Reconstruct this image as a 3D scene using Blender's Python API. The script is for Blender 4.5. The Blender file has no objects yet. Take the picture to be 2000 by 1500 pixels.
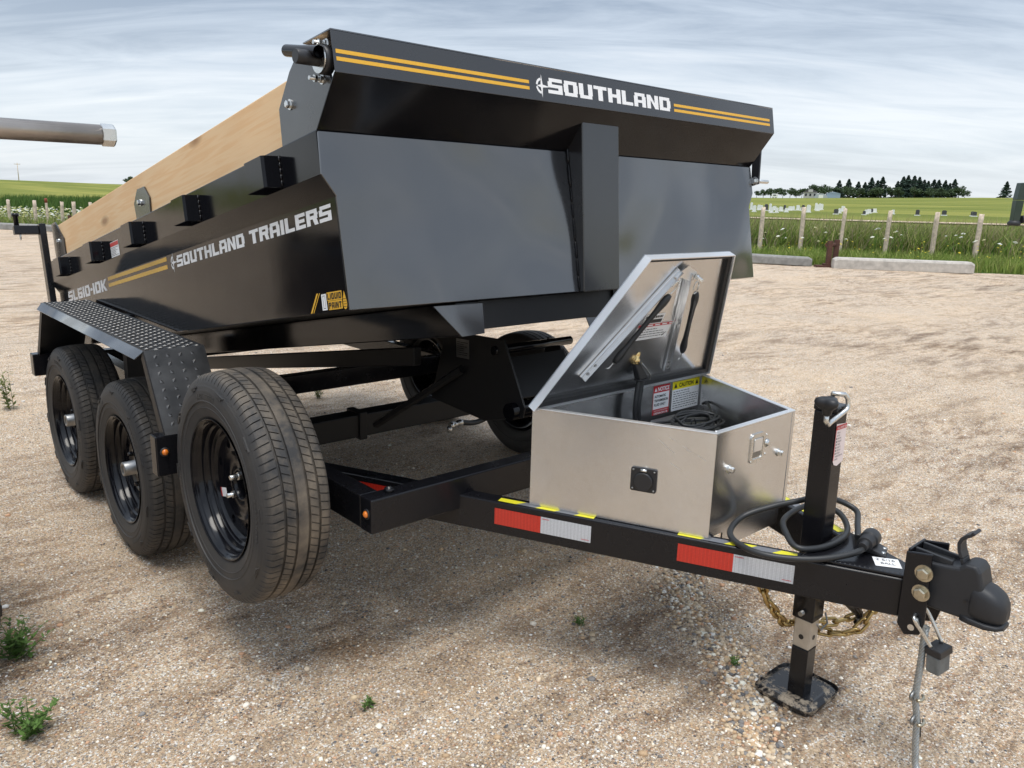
import bpy, bmesh, math, random
import numpy as np
from mathutils import Vector, Matrix, Euler
S = bpy.context.scene
COL = S.collection
rnd = random.Random(7)
RAD = math.radians

# ------------------------------------------------------------------ camera
cam_d = bpy.data.cameras.new('camera'); cam = bpy.data.objects.new('camera', cam_d); COL.objects.link(cam)
CR = Vector((0.74425275, -0.66735355, 0.02696456)); CU = Vector((0.1329581, 0.18760142, 0.97320494)); CF = Vector((0.65453036, 0.72072529, -0.22835293))
CP = Vector((-1.9377, -1.8134, 1.3878))
m = Matrix((CR, CU, -CF)).transposed().to_4x4(); m.translation = CP
cam.matrix_world = m
cam_d.sensor_width = 36.0; cam_d.lens = 1543.07 / 2000 * 36; cam_d.clip_start = 0.05; cam_d.clip_end = 6000
S.camera = cam
S.view_settings.view_transform = 'Standard'; S.view_settings.look = 'None'; S.view_settings.gamma = 1.0
S.view_settings.use_curve_mapping = False
S.view_settings.exposure = 1.16

# ------------------------------------------------------------------ sky and sun
SUN_EL, SUN_AZ = RAD(76), RAD(228)         # azimuth measured from +X towards +Y: the veiled sun stands high behind the photographer
w = bpy.data.worlds.new('World'); S.world = w; w.use_nodes = True
nt = w.node_tree; N = nt.nodes; L = nt.links
for n in list(N): N.remove(n)
out = N.new('ShaderNodeOutputWorld'); bg = N.new('ShaderNodeBackground'); bg.inputs[1].default_value = 0.1
sky = N.new('ShaderNodeTexSky'); sky.sky_type = 'NISHITA'; sky.sun_disc = False
sky.sun_elevation = SUN_EL; sky.sun_rotation = math.pi / 2 - SUN_AZ
sky.air_density = 1.0; sky.dust_density = 1.5
tc = N.new('ShaderNodeTexCoord'); sep = N.new('ShaderNodeSeparateXYZ'); L.new(tc.outputs['Generated'], sep.inputs[0])
def M(op, a, b=None, c=None):
    n = N.new('ShaderNodeMath'); n.operation = op
    for i, v in enumerate((a, b, c)):
        if v is None: continue
        if isinstance(v, (int, float)): n.inputs[i].default_value = v
        else: L.new(v, n.inputs[i])
    return n.outputs[0]
zz = M('ADD', M('MAXIMUM', sep.outputs[2], 0.0), 0.16)
ux = M('DIVIDE', sep.outputs[0], zz); uy = M('DIVIDE', sep.outputs[1], zz)
# cloud bands run across the view: rotate, then stretch
ca, sa = math.cos(RAD(-42)), math.sin(RAD(-42))
ra = M('ADD', M('MULTIPLY', ux, ca), M('MULTIPLY', uy, sa)); rb = M('SUBTRACT', M('MULTIPLY', uy, ca), M('MULTIPLY', ux, sa))
cmb = N.new('ShaderNodeCombineXYZ'); L.new(M('MULTIPLY', ra, 0.30), cmb.inputs[0]); L.new(rb, cmb.inputs[1])
def noise(sc, det, ro, dist=0.0, off=(0, 0, 0)):
    mp = N.new('ShaderNodeVectorMath'); mp.operation = 'ADD'; mp.inputs[1].default_value = off; L.new(cmb.outputs[0], mp.inputs[0])
    n = N.new('ShaderNodeTexNoise'); n.inputs['Scale'].default_value = sc; n.inputs['Detail'].default_value = det
    n.inputs['Roughness'].default_value = ro; n.inputs['Distortion'].default_value = dist; L.new(mp.outputs[0], n.inputs['Vector']); return n.outputs['Fac']
n1 = noise(0.9, 4, 0.48, 0.3, (3.1, 1.7, 0)); n2 = noise(3.4, 8, 0.62, 0.6, (9.4, 4.1, 0))
mixv = M('ADD', M('MULTIPLY', n1, 0.55), M('MULTIPLY', n2, 0.45))
ramp = N.new('ShaderNodeValToRGB'); L.new(mixv, ramp.inputs[0])
e = ramp.color_ramp.elements
e[0].position = 0.38; e[0].color = (0.32, 0.385, 0.48, 1)
e[1].position = 0.63; e[1].color = (0.82, 0.855, 0.90, 1)
e2 = ramp.color_ramp.elements.new(0.5); e2.color = (0.56, 0.63, 0.72, 1)
# near the horizon the cloud deck thins to a pale band
hz = N.new('ShaderNodeMapRange'); hz.inputs[1].default_value = 0.0; hz.inputs[2].default_value = 0.24; hz.inputs[3].default_value = 1.0; hz.inputs[4].default_value = 0.0
hz.interpolation_type = 'SMOOTHSTEP'; L.new(sep.outputs[2], hz.inputs[0])
mh = N.new('ShaderNodeMixRGB'); L.new(M('MULTIPLY', hz.outputs[0], 0.55), mh.inputs[0]); L.new(ramp.outputs[0], mh.inputs[1]); mh.inputs[2].default_value = (0.92, 0.96, 0.99, 1)
# clouds are brighter where the veiled sun stands behind them
sd = Vector((math.cos(SUN_EL) * math.cos(SUN_AZ), math.cos(SUN_EL) * math.sin(SUN_AZ), math.sin(SUN_EL)))
dt = N.new('ShaderNodeVectorMath'); dt.operation = 'DOT_PRODUCT'; L.new(tc.outputs['Generated'], dt.inputs[0]); dt.inputs[1].default_value = sd
glow = M('POWER', M('MAXIMUM', dt.outputs['Value'], 0.0), 3.5)
sc = N.new('ShaderNodeVectorMath'); sc.operation = 'SCALE'; L.new(mh.outputs[0], sc.inputs[0]); L.new(M('ADD', M('MULTIPLY', glow, 8.5), 4.9), sc.inputs['Scale'])
mx = N.new('ShaderNodeMixRGB'); mx.inputs[0].default_value = 0.88; L.new(sky.outputs[0], mx.inputs[1]); L.new(sc.outputs[0], mx.inputs[2])
L.new(mx.outputs[0], bg.inputs[0]); L.new(bg.outputs[0], out.inputs[0])
sun_d = bpy.data.lights.new('sun', 'SUN'); sun_d.energy = 1.0; sun_d.angle = RAD(28); sun_d.color = (1.0, 0.95, 0.87)
sun = bpy.data.objects.new('sun', sun_d); COL.objects.link(sun)
sun.rotation_euler = (-sd).to_track_quat('-Z', 'Y').to_euler(); sun.location = sd * 50

# ------------------------------------------------------------------ materials
def bsdf(name):
    mt = bpy.data.materials.new(name); mt.use_nodes = True
    t = mt.node_tree; return mt, t.nodes, t.links, t.nodes['Principled BSDF']
def simple(name, col, rough=0.5, metal=0.0, spec=0.5, coat=0.0, coat_r=0.05, ior=1.5, bump=None, var=0.0, varscale=8.0, rvar=0.0):
    mt, n, l, b = bsdf(name)
    b.inputs['Base Color'].default_value = (*col, 1); b.inputs['Roughness'].default_value = rough
    b.inputs['Metallic'].default_value = metal; b.inputs['Specular IOR Level'].default_value = spec
    b.inputs['Coat Weight'].default_value = coat; b.inputs['Coat Roughness'].default_value = coat_r; b.inputs['IOR'].default_value = ior
    tc = n.new('ShaderNodeTexCoord')
    if var or rvar:
        no = n.new('ShaderNodeTexNoise'); no.inputs['Scale'].default_value = varscale; no.inputs['Detail'].default_value = 6; no.inputs['Roughness'].default_value = 0.6
        l.new(tc.outputs['Object'], no.inputs['Vector'])
        if var:
            mr = n.new('ShaderNodeMapRange'); mr.inputs[1].default_value = 0.3; mr.inputs[2].default_value = 0.7; mr.inputs[3].default_value = 1 - var; mr.inputs[4].default_value = 1 + var
            l.new(no.outputs['Fac'], mr.inputs[0])
            mm = n.new('ShaderNodeVectorMath'); mm.operation = 'SCALE'; mm.inputs[0].default_value = col; l.new(mr.outputs[0], mm.inputs['Scale']); l.new(mm.outputs[0], b.inputs['Base Color'])
        if rvar:
            mr = n.new('ShaderNodeMapRange'); mr.inputs[1].default_value = 0.3; mr.inputs[2].default_value = 0.7; mr.inputs[3].default_value = rough - rvar; mr.inputs[4].default_value = rough + rvar
            l.new(no.outputs['Fac'], mr.inputs[0]); l.new(mr.outputs[0], b.inputs['Roughness'])
    if bump:
        prev = None
        for (scale, strength, dist, det) in bump:
            no = n.new('ShaderNodeTexNoise'); no.inputs['Scale'].default_value = scale; no.inputs['Detail'].default_value = det
            l.new(tc.outputs['Object'], no.inputs['Vector'])
            bp = n.new('ShaderNodeBump'); bp.inputs['Strength'].default_value = strength; bp.inputs['Distance'].default_value = dist
            l.new(no.outputs['Fac'], bp.inputs['Height'])
            if prev: l.new(prev.outputs[0], bp.inputs['Normal'])
            prev = bp
        l.new(prev.outputs[0], b.inputs['Normal'])
        if coat: l.new(prev.outputs[0], b.inputs['Coat Normal'])
    return mt
MT = {}
MT['paint'] = simple('gloss_black_paint', (0.0045, 0.0045, 0.006), 0.11, 0, 0.34, 0.0, 0.06, 1.45, bump=[(420, 0.05, 0.0006, 2), (5, 0.25, 0.004, 1)], rvar=0.05, varscale=5)
MT['panel'] = simple('satin_black_panel_paint', (0.012, 0.0125, 0.015), 0.19, 0, 1.0, 0.55, 0.10, 1.68, bump=[(520, 0.08, 0.0006, 2), (1.9, 1.0, 0.13, 1)], rvar=0.07, varscale=3)
MT['fascia'] = simple('black_fascia_paint', (0.016, 0.0165, 0.019), 0.26, 0, 0.7, 0.4, 0.14, 1.55, bump=[(520, 0.08, 0.0006, 2), (1.6, 0.6, 0.03, 1)], rvar=0.06, varscale=3)
MT['frame'] = simple('black_frame_paint', (0.008, 0.008, 0.010), 0.24, 0, 0.45, 0.0, 0.12, 1.45, bump=[(260, 0.08, 0.0008, 3)], rvar=0.08, varscale=9)
MT['under'] = simple('black_underbody_paint', (0.009, 0.009, 0.010), 0.45, 0, 0.4, bump=[(140, 0.15, 0.001, 3)])
MT['plastic'] = simple('black_plastic', (0.018, 0.018, 0.02), 0.45, bump=[(500, 0.1, 0.0005, 2)])
MT['matte'] = simple('matte_black_casting', (0.020, 0.021, 0.024), 0.52, bump=[(300, 0.2, 0.0008, 3)], var=0.15)
MT['cable'] = simple('black_cable_rubber', (0.022, 0.023, 0.024), 0.42, bump=[(900, 0.1, 0.0004, 1)])
MT['white'] = simple('white_decal', (0.86, 0.86, 0.86), 0.35)
MT['yellow'] = simple('yellow_decal', (0.78, 0.43, 0.035), 0.35)
MT['hazard'] = simple('hazard_yellow_tape', (0.72, 0.66, 0.03), 0.4, var=0.1, varscale=200)
MT['hazgrey'] = simple('hazard_grey_tape', (0.16, 0.165, 0.18), 0.4, var=0.15, varscale=300)
MT['sred'] = simple('red_print', (0.52, 0.012, 0.02), 0.4)
MT['sblack'] = simple('black_print', (0.01, 0.01, 0.01), 0.4)
MT['syellow'] = simple('yellow_print', (0.85, 0.72, 0.01), 0.4)
MT['pink'] = simple('pink_label', (0.82, 0.70, 0.68), 0.45)
MT['steel'] = simple('bright_zinc_steel', (0.72, 0.72, 0.70), 0.28, 1.0, bump=[(200, 0.1, 0.0005, 2)], rvar=0.08, varscale=60)
MT['dull'] = simple('dull_grey_steel', (0.30, 0.30, 0.295), 0.42, 1.0, bump=[(300, 0.15, 0.0005, 2)], rvar=0.1, varscale=80)
MT['gold'] = simple('yellow_zinc', (0.46, 0.33, 0.14), 0.38, 1.0, bump=[(250, 0.12, 0.0005, 2)], var=0.3, varscale=60)
MT['bolt'] = simple('pale_zinc_bolt', (0.52, 0.47, 0.36), 0.36, 1.0, var=0.15, varscale=90)
MT['brass'] = simple('brass', (0.75, 0.55, 0.25), 0.25, 1.0)
MT['amber'] = simple('amber_lens', (0.75, 0.20, 0.02), 0.18, coat=0.5)
MT['redlens'] = simple('red_lens', (0.5, 0.02, 0.02), 0.2)
MT['leg'] = simple('cream_zinc_leg', (0.52, 0.48, 0.42), 0.4, 0.6, var=0.1, varscale=30)
MT['seal'] = simple('black_rubber_seal', (0.02, 0.02, 0.021), 0.6)
MT['lock'] = simple('grey_padlock', (0.13, 0.14, 0.14), 0.5, var=0.25, varscale=50, bump=[(120, 0.2, 0.001, 3)])
MT['rope'] = simple('galvanised_wire_rope', (0.40, 0.42, 0.42), 0.45, 0.7, var=0.2, varscale=200)
MT['olive'] = simple('dark_green_paint', (0.016, 0.035, 0.026), 0.35, coat=0.3, var=0.1)
MT['rust'] = simple('brown_rusty_steel', (0.085, 0.035, 0.022), 0.75, var=0.35, varscale=20, bump=[(60, 0.3, 0.003, 4)])
MT['redcap'] = simple('faded_red_paint', (0.30, 0.07, 0.04), 0.7, var=0.2, varscale=20)
MT['post'] = simple('weathered_post_wood', (0.60, 0.49, 0.38), 0.85, var=0.3, varscale=14, bump=[(50, 0.5, 0.006, 5)])
MT['concrete'] = simple('concrete', (0.50, 0.465, 0.42), 0.9, var=0.22, varscale=7, bump=[(60, 0.4, 0.005, 6)])
MT['concrete2'] = simple('old_grey_concrete', (0.27, 0.265, 0.25), 0.9, var=0.25, varscale=6, bump=[(50, 0.6, 0.008, 6)])
MT['stone'] = simple('pale_headstone', (0.80, 0.80, 0.78), 0.6)
MT['stone2'] = simple('dark_headstone', (0.06, 0.06, 0.065), 0.4)
MT['bluepaint'] = simple('blue_paint', (0.16, 0.30, 0.55), 0.5)
MT['barn'] = simple('pale_blue_metal_cladding', (0.30, 0.38, 0.47), 0.5)
MT['galv'] = simple('galvanised_sheet', (0.42, 0.45, 0.48), 0.5, 0.3)
MT['housewall'] = simple('pale_siding', (0.45, 0.44, 0.42), 0.7)
MT['roof'] = simple('dark_roof', (0.08, 0.075, 0.08), 0.8)
MT['glass'] = simple('dark_window', (0.02, 0.025, 0.03), 0.1)
MT['bark'] = simple('dark_bark', (0.07, 0.05, 0.04), 0.9)
MT['grad'] = simple('blue_grey_hose', (0.04, 0.04, 0.042), 0.4)

def nd(nodes, typ, **kw):
    x = nodes.new(typ)
    for k, v in kw.items():
        x.inputs[k].default_value = v
    return x
def attr_mat(name, rough=0.8, sub=0.0, spec=0.3, trans=0.0):
    mt, n, l, b = bsdf(name)
    a = n.new('ShaderNodeAttribute'); a.attribute_name = 'Col'; l.new(a.outputs['Color'], b.inputs['Base Color'])
    b.inputs['Roughness'].default_value = rough; b.inputs['Specular IOR Level'].default_value = spec
    if trans:
        tr = n.new('ShaderNodeBsdfTranslucent'); l.new(a.outputs['Color'], tr.inputs[0])
        ms = n.new('ShaderNodeMixShader'); ms.inputs[0].default_value = trans
        l.new(b.outputs[0], ms.inputs[1]); l.new(tr.outputs[0], ms.inputs[2]); l.new(ms.outputs[0], n['Material Output'].inputs[0])
    return mt
MT['pebble'] = attr_mat('loose_stone', 0.8)
MT['leaf'] = attr_mat('leaf_green', 0.7, trans=0.3)
MT['foliage'] = attr_mat('hazed_foliage', 0.85, spec=0.1, trans=0.15)

def mat_alu():
    mt, n, l, b = bsdf('brushed_aluminium')
    b.inputs['Metallic'].default_value = 1.0; b.inputs['Anisotropic'].default_value = 0.8; b.inputs['Anisotropic Rotation'].default_value = 0.25
    tc = n.new('ShaderNodeTexCoord'); mp = n.new('ShaderNodeMapping'); mp.inputs['Scale'].default_value = (6, 6, 700); l.new(tc.outputs['Object'], mp.inputs[0])
    s = nd(n, 'ShaderNodeTexNoise', Scale=1.0, Detail=3.0); l.new(mp.outputs[0], s.inputs['Vector'])
    f = nd(n, 'ShaderNodeTexNoise', Scale=7.0, Detail=5.0, Roughness=0.6); l.new(tc.outputs['Object'], f.inputs['Vector'])
    mr = n.new('ShaderNodeMapRange'); mr.inputs[3].default_value = 0.20; mr.inputs[4].default_value = 0.30; l.new(f.outputs['Fac'], mr.inputs[0]); l.new(mr.outputs[0], b.inputs['Roughness'])
    bp = n.new('ShaderNodeBump'); bp.inputs['Strength'].default_value = 0.10; bp.inputs['Distance'].default_value = 0.0004; l.new(s.outputs['Fac'], bp.inputs['Height'])
    g = nd(n, 'ShaderNodeTexNoise', Scale=4.5, Detail=1.0); l.new(tc.outputs['Object'], g.inputs['Vector'])
    b2 = n.new('ShaderNodeBump'); b2.inputs['Strength'].default_value = 0.5; b2.inputs['Distance'].default_value = 0.012; l.new(g.outputs['Fac'], b2.inputs['Height']); l.new(bp.outputs[0], b2.inputs['Normal'])
    l.new(b2.outputs[0], b.inputs['Normal'])
    # fine scratches and dull specks
    v = nd(n, 'ShaderNodeTexNoise', Scale=60.0, Detail=4.0); l.new(tc.outputs['Object'], v.inputs['Vector'])
    cr = n.new('ShaderNodeValToRGB'); cr.color_ramp.elements[0].position = 0.30; cr.color_ramp.elements[0].color = (0.70, 0.70, 0.70, 1); cr.color_ramp.elements[1].position = 0.5; cr.color_ramp.elements[1].color = (0.74, 0.74, 0.74, 1)
    l.new(v.outputs['Fac'], cr.inputs[0]); l.new(cr.outputs[0], b.inputs['Base Color'])
    return mt
MT['alu'] = mat_alu()
MT['alutrim'] = simple('aluminium_trim', (0.84, 0.84, 0.84), 0.32, 0.85)

def mat_wood():
    mt, n, l, b = bsdf('fresh_spruce_plank')
    tc = n.new('ShaderNodeTexCoord'); mp = n.new('ShaderNodeMapping'); mp.inputs['Scale'].default_value = (20, 0.55, 20); l.new(tc.outputs['Object'], mp.inputs[0])
    no = nd(n, 'ShaderNodeTexNoise', Scale=2.2, Detail=5.0, Roughness=0.55, Distortion=0.6); l.new(mp.outputs[0], no.inputs['Vector'])
    mp2 = n.new('ShaderNodeMapping'); mp2.inputs['Scale'].default_value = (1, 2.6, 7.5); mp2.inputs['Location'].default_value = (0, 0.3, 0.35); l.new(tc.outputs['Object'], mp2.inputs[0])
    vo = nd(n, 'ShaderNodeTexVoronoi', Scale=1.0, Randomness=1.0); l.new(mp2.outputs[0], vo.inputs['Vector'])
    rg = n.new('ShaderNodeMath'); rg.operation = 'MULTIPLY_ADD'; rg.inputs[1].default_value = 0.55; l.new(vo.outputs['Distance'], rg.inputs[0]); l.new(no.outputs['Fac'], rg.inputs[2])
    wv = n.new('ShaderNodeMath'); wv.operation = 'SINE'; mu = n.new('ShaderNodeMath'); mu.operation = 'MULTIPLY'; mu.inputs[1].default_value = 17; l.new(rg.outputs[0], mu.inputs[0]); l.new(mu.outputs[0], wv.inputs[0])
    mr = n.new('ShaderNodeMapRange'); mr.inputs[1].default_value = -1; mr.inputs[2].default_value = 1; l.new(wv.outputs[0], mr.inputs[0])
    mix = n.new('ShaderNodeMixRGB'); mix.inputs[1].default_value = (0.86, 0.545, 0.28, 1); mix.inputs[2].default_value = (0.90, 0.62, 0.35, 1); l.new(mr.outputs[0], mix.inputs[0])
    kn = n.new('ShaderNodeMapRange'); kn.inputs[1].default_value = 0.06; kn.inputs[2].default_value = 0.19; kn.inputs[3].default_value = 0.75; kn.inputs[4].default_value = 0.0; l.new(vo.outputs['Distance'], kn.inputs[0])
    mk = n.new('ShaderNodeMixRGB'); mk.inputs[2].default_value = (0.30, 0.14, 0.055, 1); l.new(kn.outputs[0], mk.inputs[0]); l.new(mix.outputs[0], mk.inputs[1])
    bl = nd(n, 'ShaderNodeTexNoise', Scale=3.0, Detail=3.0); l.new(tc.outputs['Object'], bl.inputs['Vector'])
    m3 = n.new('ShaderNodeMixRGB'); m3.blend_type = 'MULTIPLY'; m3.inputs[0].default_value = 0.12; l.new(mk.outputs[0], m3.inputs[1]); l.new(bl.outputs['Fac'], m3.inputs[2])
    l.new(m3.outputs[0], b.inputs['Base Color']); b.inputs['Roughness'].default_value = 0.7
    bp = n.new('ShaderNodeBump'); bp.inputs['Strength'].default_value = 0.15; bp.inputs['Distance'].default_value = 0.001; l.new(no.outputs['Fac'], bp.inputs['Height']); l.new(bp.outputs[0], b.inputs['Normal'])
    return mt
MT['wood'] = mat_wood()

def mat_rubber(name, dust):
    mt, n, l, b = bsdf(name)
    tc = n.new('ShaderNodeTexCoord'); sp = n.new('ShaderNodeSeparateXYZ'); l.new(tc.outputs['Object'], sp.inputs[0])
    # radius from the axle: dust clings to the tread
    sq = n.new('ShaderNodeVectorMath'); sq.operation = 'MULTIPLY'; sq.inputs[1].default_value = (0, 1, 1); l.new(tc.outputs['Object'], sq.inputs[0])
    ln = n.new('ShaderNodeVectorMath'); ln.operation = 'LENGTH'; l.new(sq.outputs[0], ln.inputs[0])
    mr = n.new('ShaderNodeMapRange'); mr.inputs[1].default_value = 0.325; mr.inputs[2].default_value = 0.343; l.new(ln.outputs['Value'], mr.inputs[0])
    no = nd(n, 'ShaderNodeTexNoise', Scale=9.0, Detail=7.0, Roughness=0.65); l.new(tc.outputs['Object'], no.inputs['Vector'])
    cr = n.new('ShaderNodeMapRange'); cr.inputs[1].default_value = 0.38; cr.inputs[2].default_value = 0.68; l.new(no.outputs['Fac'], cr.inputs[0])
    mu = n.new('ShaderNodeMath'); mu.operation = 'MULTIPLY'; l.new(mr.outputs[0], mu.inputs[0]); l.new(cr.outputs[0], mu.inputs[1])
    ad = n.new('ShaderNodeMath'); ad.operation = 'MULTIPLY_ADD'; ad.inputs[1].default_value = 0.12; l.new(cr.outputs[0], ad.inputs[0]); l.new(mu.outputs[0], ad.inputs[2])
    mk = n.new('ShaderNodeMath'); mk.operation = 'MULTIPLY'; mk.inputs[1].default_value = dust; l.new(ad.outputs[0], mk.inputs[0])
    mx = n.new('ShaderNodeMixRGB'); mx.inputs[1].default_value = (0.038, 0.037, 0.037, 1); mx.inputs[2].default_value = (0.25, 0.20, 0.145, 1); l.new(mk.outputs[0], mx.inputs[0])
    l.new(mx.outputs[0], b.inputs['Base Color']); b.inputs['Roughness'].default_value = 0.6; b.inputs['Specular IOR Level'].default_value = 0.4
    bp = n.new('ShaderNodeBump'); bp.inputs['Strength'].default_value = 0.2; bp.inputs['Distance'].default_value = 0.0008
    n2 = nd(n, 'ShaderNodeTexNoise', Scale=220.0, Detail=3.0); l.new(tc.outputs['Object'], n2.inputs['Vector']); l.new(n2.outputs['Fac'], bp.inputs['Height']); l.new(bp.outputs[0], b.inputs['Normal'])
    return mt
MT['rubber'] = mat_rubber('dusty_tyre_rubber', 0.70); MT['rubber2'] = mat_rubber('tyre_rubber', 0.38)
MT['rim'] = simple('gloss_black_rim', (0.005, 0.005, 0.007), 0.15, spec=0.4, ior=1.45, rvar=0.05, varscale=15)

def mat_tape(name, col):
    mt, n, l, b = bsdf(name)
    tc = n.new('ShaderNodeTexCoord'); ck = nd(n, 'ShaderNodeTexVoronoi', Scale=230.0, Randomness=0.15); l.new(tc.outputs['Object'], ck.inputs['Vector'])
    mr = n.new('ShaderNodeMapRange'); mr.inputs[2].default_value = 0.7; mr.inputs[3].default_value = 1.1; mr.inputs[4].default_value = 0.72; l.new(ck.outputs['Distance'], mr.inputs[0])
    mm = n.new('ShaderNodeVectorMath'); mm.operation = 'SCALE'; mm.inputs[0].default_value = col; l.new(mr.outputs[0], mm.inputs['Scale']); l.new(mm.outputs[0], b.inputs['Base Color'])
    b.inputs['Roughness'].default_value = 0.25; b.inputs['Coat Weight'].default_value = 0.3
    return mt
MT['tred'] = mat_tape('red_reflective_tape', (0.62, 0.035, 0.02)); MT['twhite'] = mat_tape('silver_reflective_tape', (0.62, 0.64, 0.67))

def mat_ground():
    mt, n, l, b = bsdf('sandy_gravel')
    tc = n.new('ShaderNodeTexCoord'); O = tc.outputs['Object']
    def no(scale, det=5.0, rough=0.6, sx=1, sy=1, rot=0.0):
        mp = n.new('ShaderNodeMapping'); mp.inputs['Scale'].default_value = (sx, sy, 1); mp.inputs['Rotation'].default_value = (0, 0, rot); l.new(O, mp.inputs[0])
        x = nd(n, 'ShaderNodeTexNoise', Scale=scale, Detail=det, Roughness=rough); l.new(mp.outputs[0], x.inputs['Vector']); return x.outputs['Fac']
    def rng(v, a, c, lo=0.0, hi=1.0):
        x = n.new('ShaderNodeMapRange'); x.inputs[1].default_value = a; x.inputs[2].default_value = c; x.inputs[3].default_value = lo; x.inputs[4].default_value = hi; l.new(v, x.inputs[0]); return x.outputs[0]
    def mix(f, a, c, mode='MIX'):
        x = n.new('ShaderNodeMixRGB'); x.blend_type = mode
        for i, v in enumerate((f, a, c)):
            if isinstance(v, (int, float)): x.inputs[i].default_value = v
            elif isinstance(v, tuple): x.inputs[i].default_value = (*v, 1)
            else: l.new(v, x.inputs[i])
        return x.outputs[0]
    sand = mix(rng(no(0.55, 6), 0.36, 0.64), (0.52, 0.375, 0.235), (0.45, 0.34, 0.235))
    sand = mix(rng(no(4.0, 6), 0.45, 0.72), sand, (0.60, 0.45, 0.30))
    # pebbles at two sizes: colour by cell
    v1 = nd(n, 'ShaderNodeTexVoronoi', Scale=95.0, Randomness=1.0); l.new(O, v1.inputs['Vector'])
    v2 = nd(n, 'ShaderNodeTexVoronoi', Scale=210.0, Randomness=1.0); l.new(O, v2.inputs['Vector'])
    def pal(v, stops):
        s = n.new('ShaderNodeSeparateColor'); l.new(v.outputs['Color'], s.inputs[0])
        r = n.new('ShaderNodeValToRGB'); r.color_ramp.interpolation = 'CONSTANT'
        el = r.color_ramp.elements
        while len(el) < len(stops): el.new(0.5)
        for q, (p, c) in zip(el, stops): q.position = p; q.color = (*c, 1)
        l.new(s.outputs[0], r.inputs[0]); return r.outputs[0], s.outputs[1]
    stops = [(0.0, (0.66, 0.60, 0.51)), (0.16, (0.38, 0.28, 0.19)), (0.34, (0.32, 0.25, 0.19)), (0.5, (0.48, 0.37, 0.245)), (0.66, (0.21, 0.18, 0.16)), (0.76, (0.44, 0.26, 0.16)), (0.84, (0.78, 0.75, 0.70)), (0.94, (0.10, 0.097, 0.10))]
    c1, k1 = pal(v1, stops); c2, k2 = pal(v2, stops)
    big = no(1.1, 4)
    f2 = n.new('ShaderNodeMath'); f2.operation = 'MULTIPLY'; l.new(rng(k2, 0.25, 0.35), f2.inputs[0]); l.new(rng(big, 0.3, 0.62, 0.55, 0.9), f2.inputs[1])
    col = mix(f2.outputs[0], sand, c2)
    f1 = n.new('ShaderNodeMath'); f1.operation = 'MULTIPLY'; l.new(rng(k1, 0.62, 0.66), f1.inputs[0]); l.new(rng(v1.outputs['Distance'], 0.30, 0.45, 1.0, 0.0), f1.inputs[1])
    col = mix(f1.outputs[0], col, c1)
    # streaks of darker damp silt left by wheels, and one oil-dark patch in front of the spare wheel
    st = n.new('ShaderNodeMath'); st.operation = 'MULTIPLY'; l.new(rng(no(1.3, 8, 0.7, 0.9, 3.4, RAD(-52)), 0.46, 0.64), st.inputs[0]); l.new(rng(no(0.22, 3), 0.40, 0.56), st.inputs[1])
    col = mix(st.outputs[0], col, mix(1.0, col, (0.44, 0.40, 0.37), 'MULTIPLY'))
    cl = n.new('ShaderNodeMath'); cl.operation = 'MULTIPLY'; l.new(rng(no(7.5, 9, 0.75, 0.7, 1.6, RAD(-52)), 0.48, 0.60), cl.inputs[0]); l.new(rng(no(0.5, 4), 0.38, 0.62, 0.10, 0.95), cl.inputs[1])
    col = mix(cl.outputs[0], col, mix(1.0, col, (0.55, 0.48, 0.43), 'MULTIPLY'))
    dv = n.new('ShaderNodeVectorMath'); dv.operation = 'DISTANCE'; l.new(O, dv.inputs[0]); dv.inputs[1].default_value = (-0.80, 0.17, 0)
    ds = n.new('ShaderNodeMath'); ds.operation = 'MULTIPLY_ADD'; ds.inputs[1].default_value = 0.35; l.new(no(7, 4), ds.inputs[0]); l.new(dv.outputs['Value'], ds.inputs[2])
    col = mix(rng(ds.outputs[0], 0.22, 0.36, 0.8, 0.0), col, mix(1.0, col, (0.52, 0.44, 0.36), 'MULTIPLY'))
    lift = n.new('ShaderNodeVectorMath'); lift.operation = 'MULTIPLY'; lift.inputs[1].default_value = (1.38, 1.40, 1.43); l.new(col, lift.inputs[0])
    cap = n.new('ShaderNodeVectorMath'); cap.operation = 'MINIMUM'; cap.inputs[1].default_value = (0.86, 0.83, 0.78); l.new(lift.outputs[0], cap.inputs[0])
    l.new(cap.outputs[0], b.inputs['Base Color']); b.inputs['Roughness'].default_value = 0.92; b.inputs['Specular IOR Level'].default_value = 0.25
    prev = None
    def bump(h, s, d):
        nonlocal prev
        x = n.new('ShaderNodeBump'); x.inputs['Strength'].default_value = s; x.inputs['Distance'].default_value = d; l.new(h, x.inputs['Height'])
        if prev is not None: l.new(prev, x.inputs['Normal'])
        prev = x.outputs[0]
    bump(no(1.6, 4), 0.35, 0.04); bump(no(14, 8, 0.7), 0.8, 0.03)
    bump(rng(v1.outputs['Distance'], 0.0, 0.6, 1.0, 0.0), 0.55, 0.006); bump(rng(v2.outputs['Distance'], 0.0, 0.6, 1.0, 0.0), 0.7, 0.004)
    l.new(prev, b.inputs['Normal'])
    return mt
MT['gravel'] = mat_ground()

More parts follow.
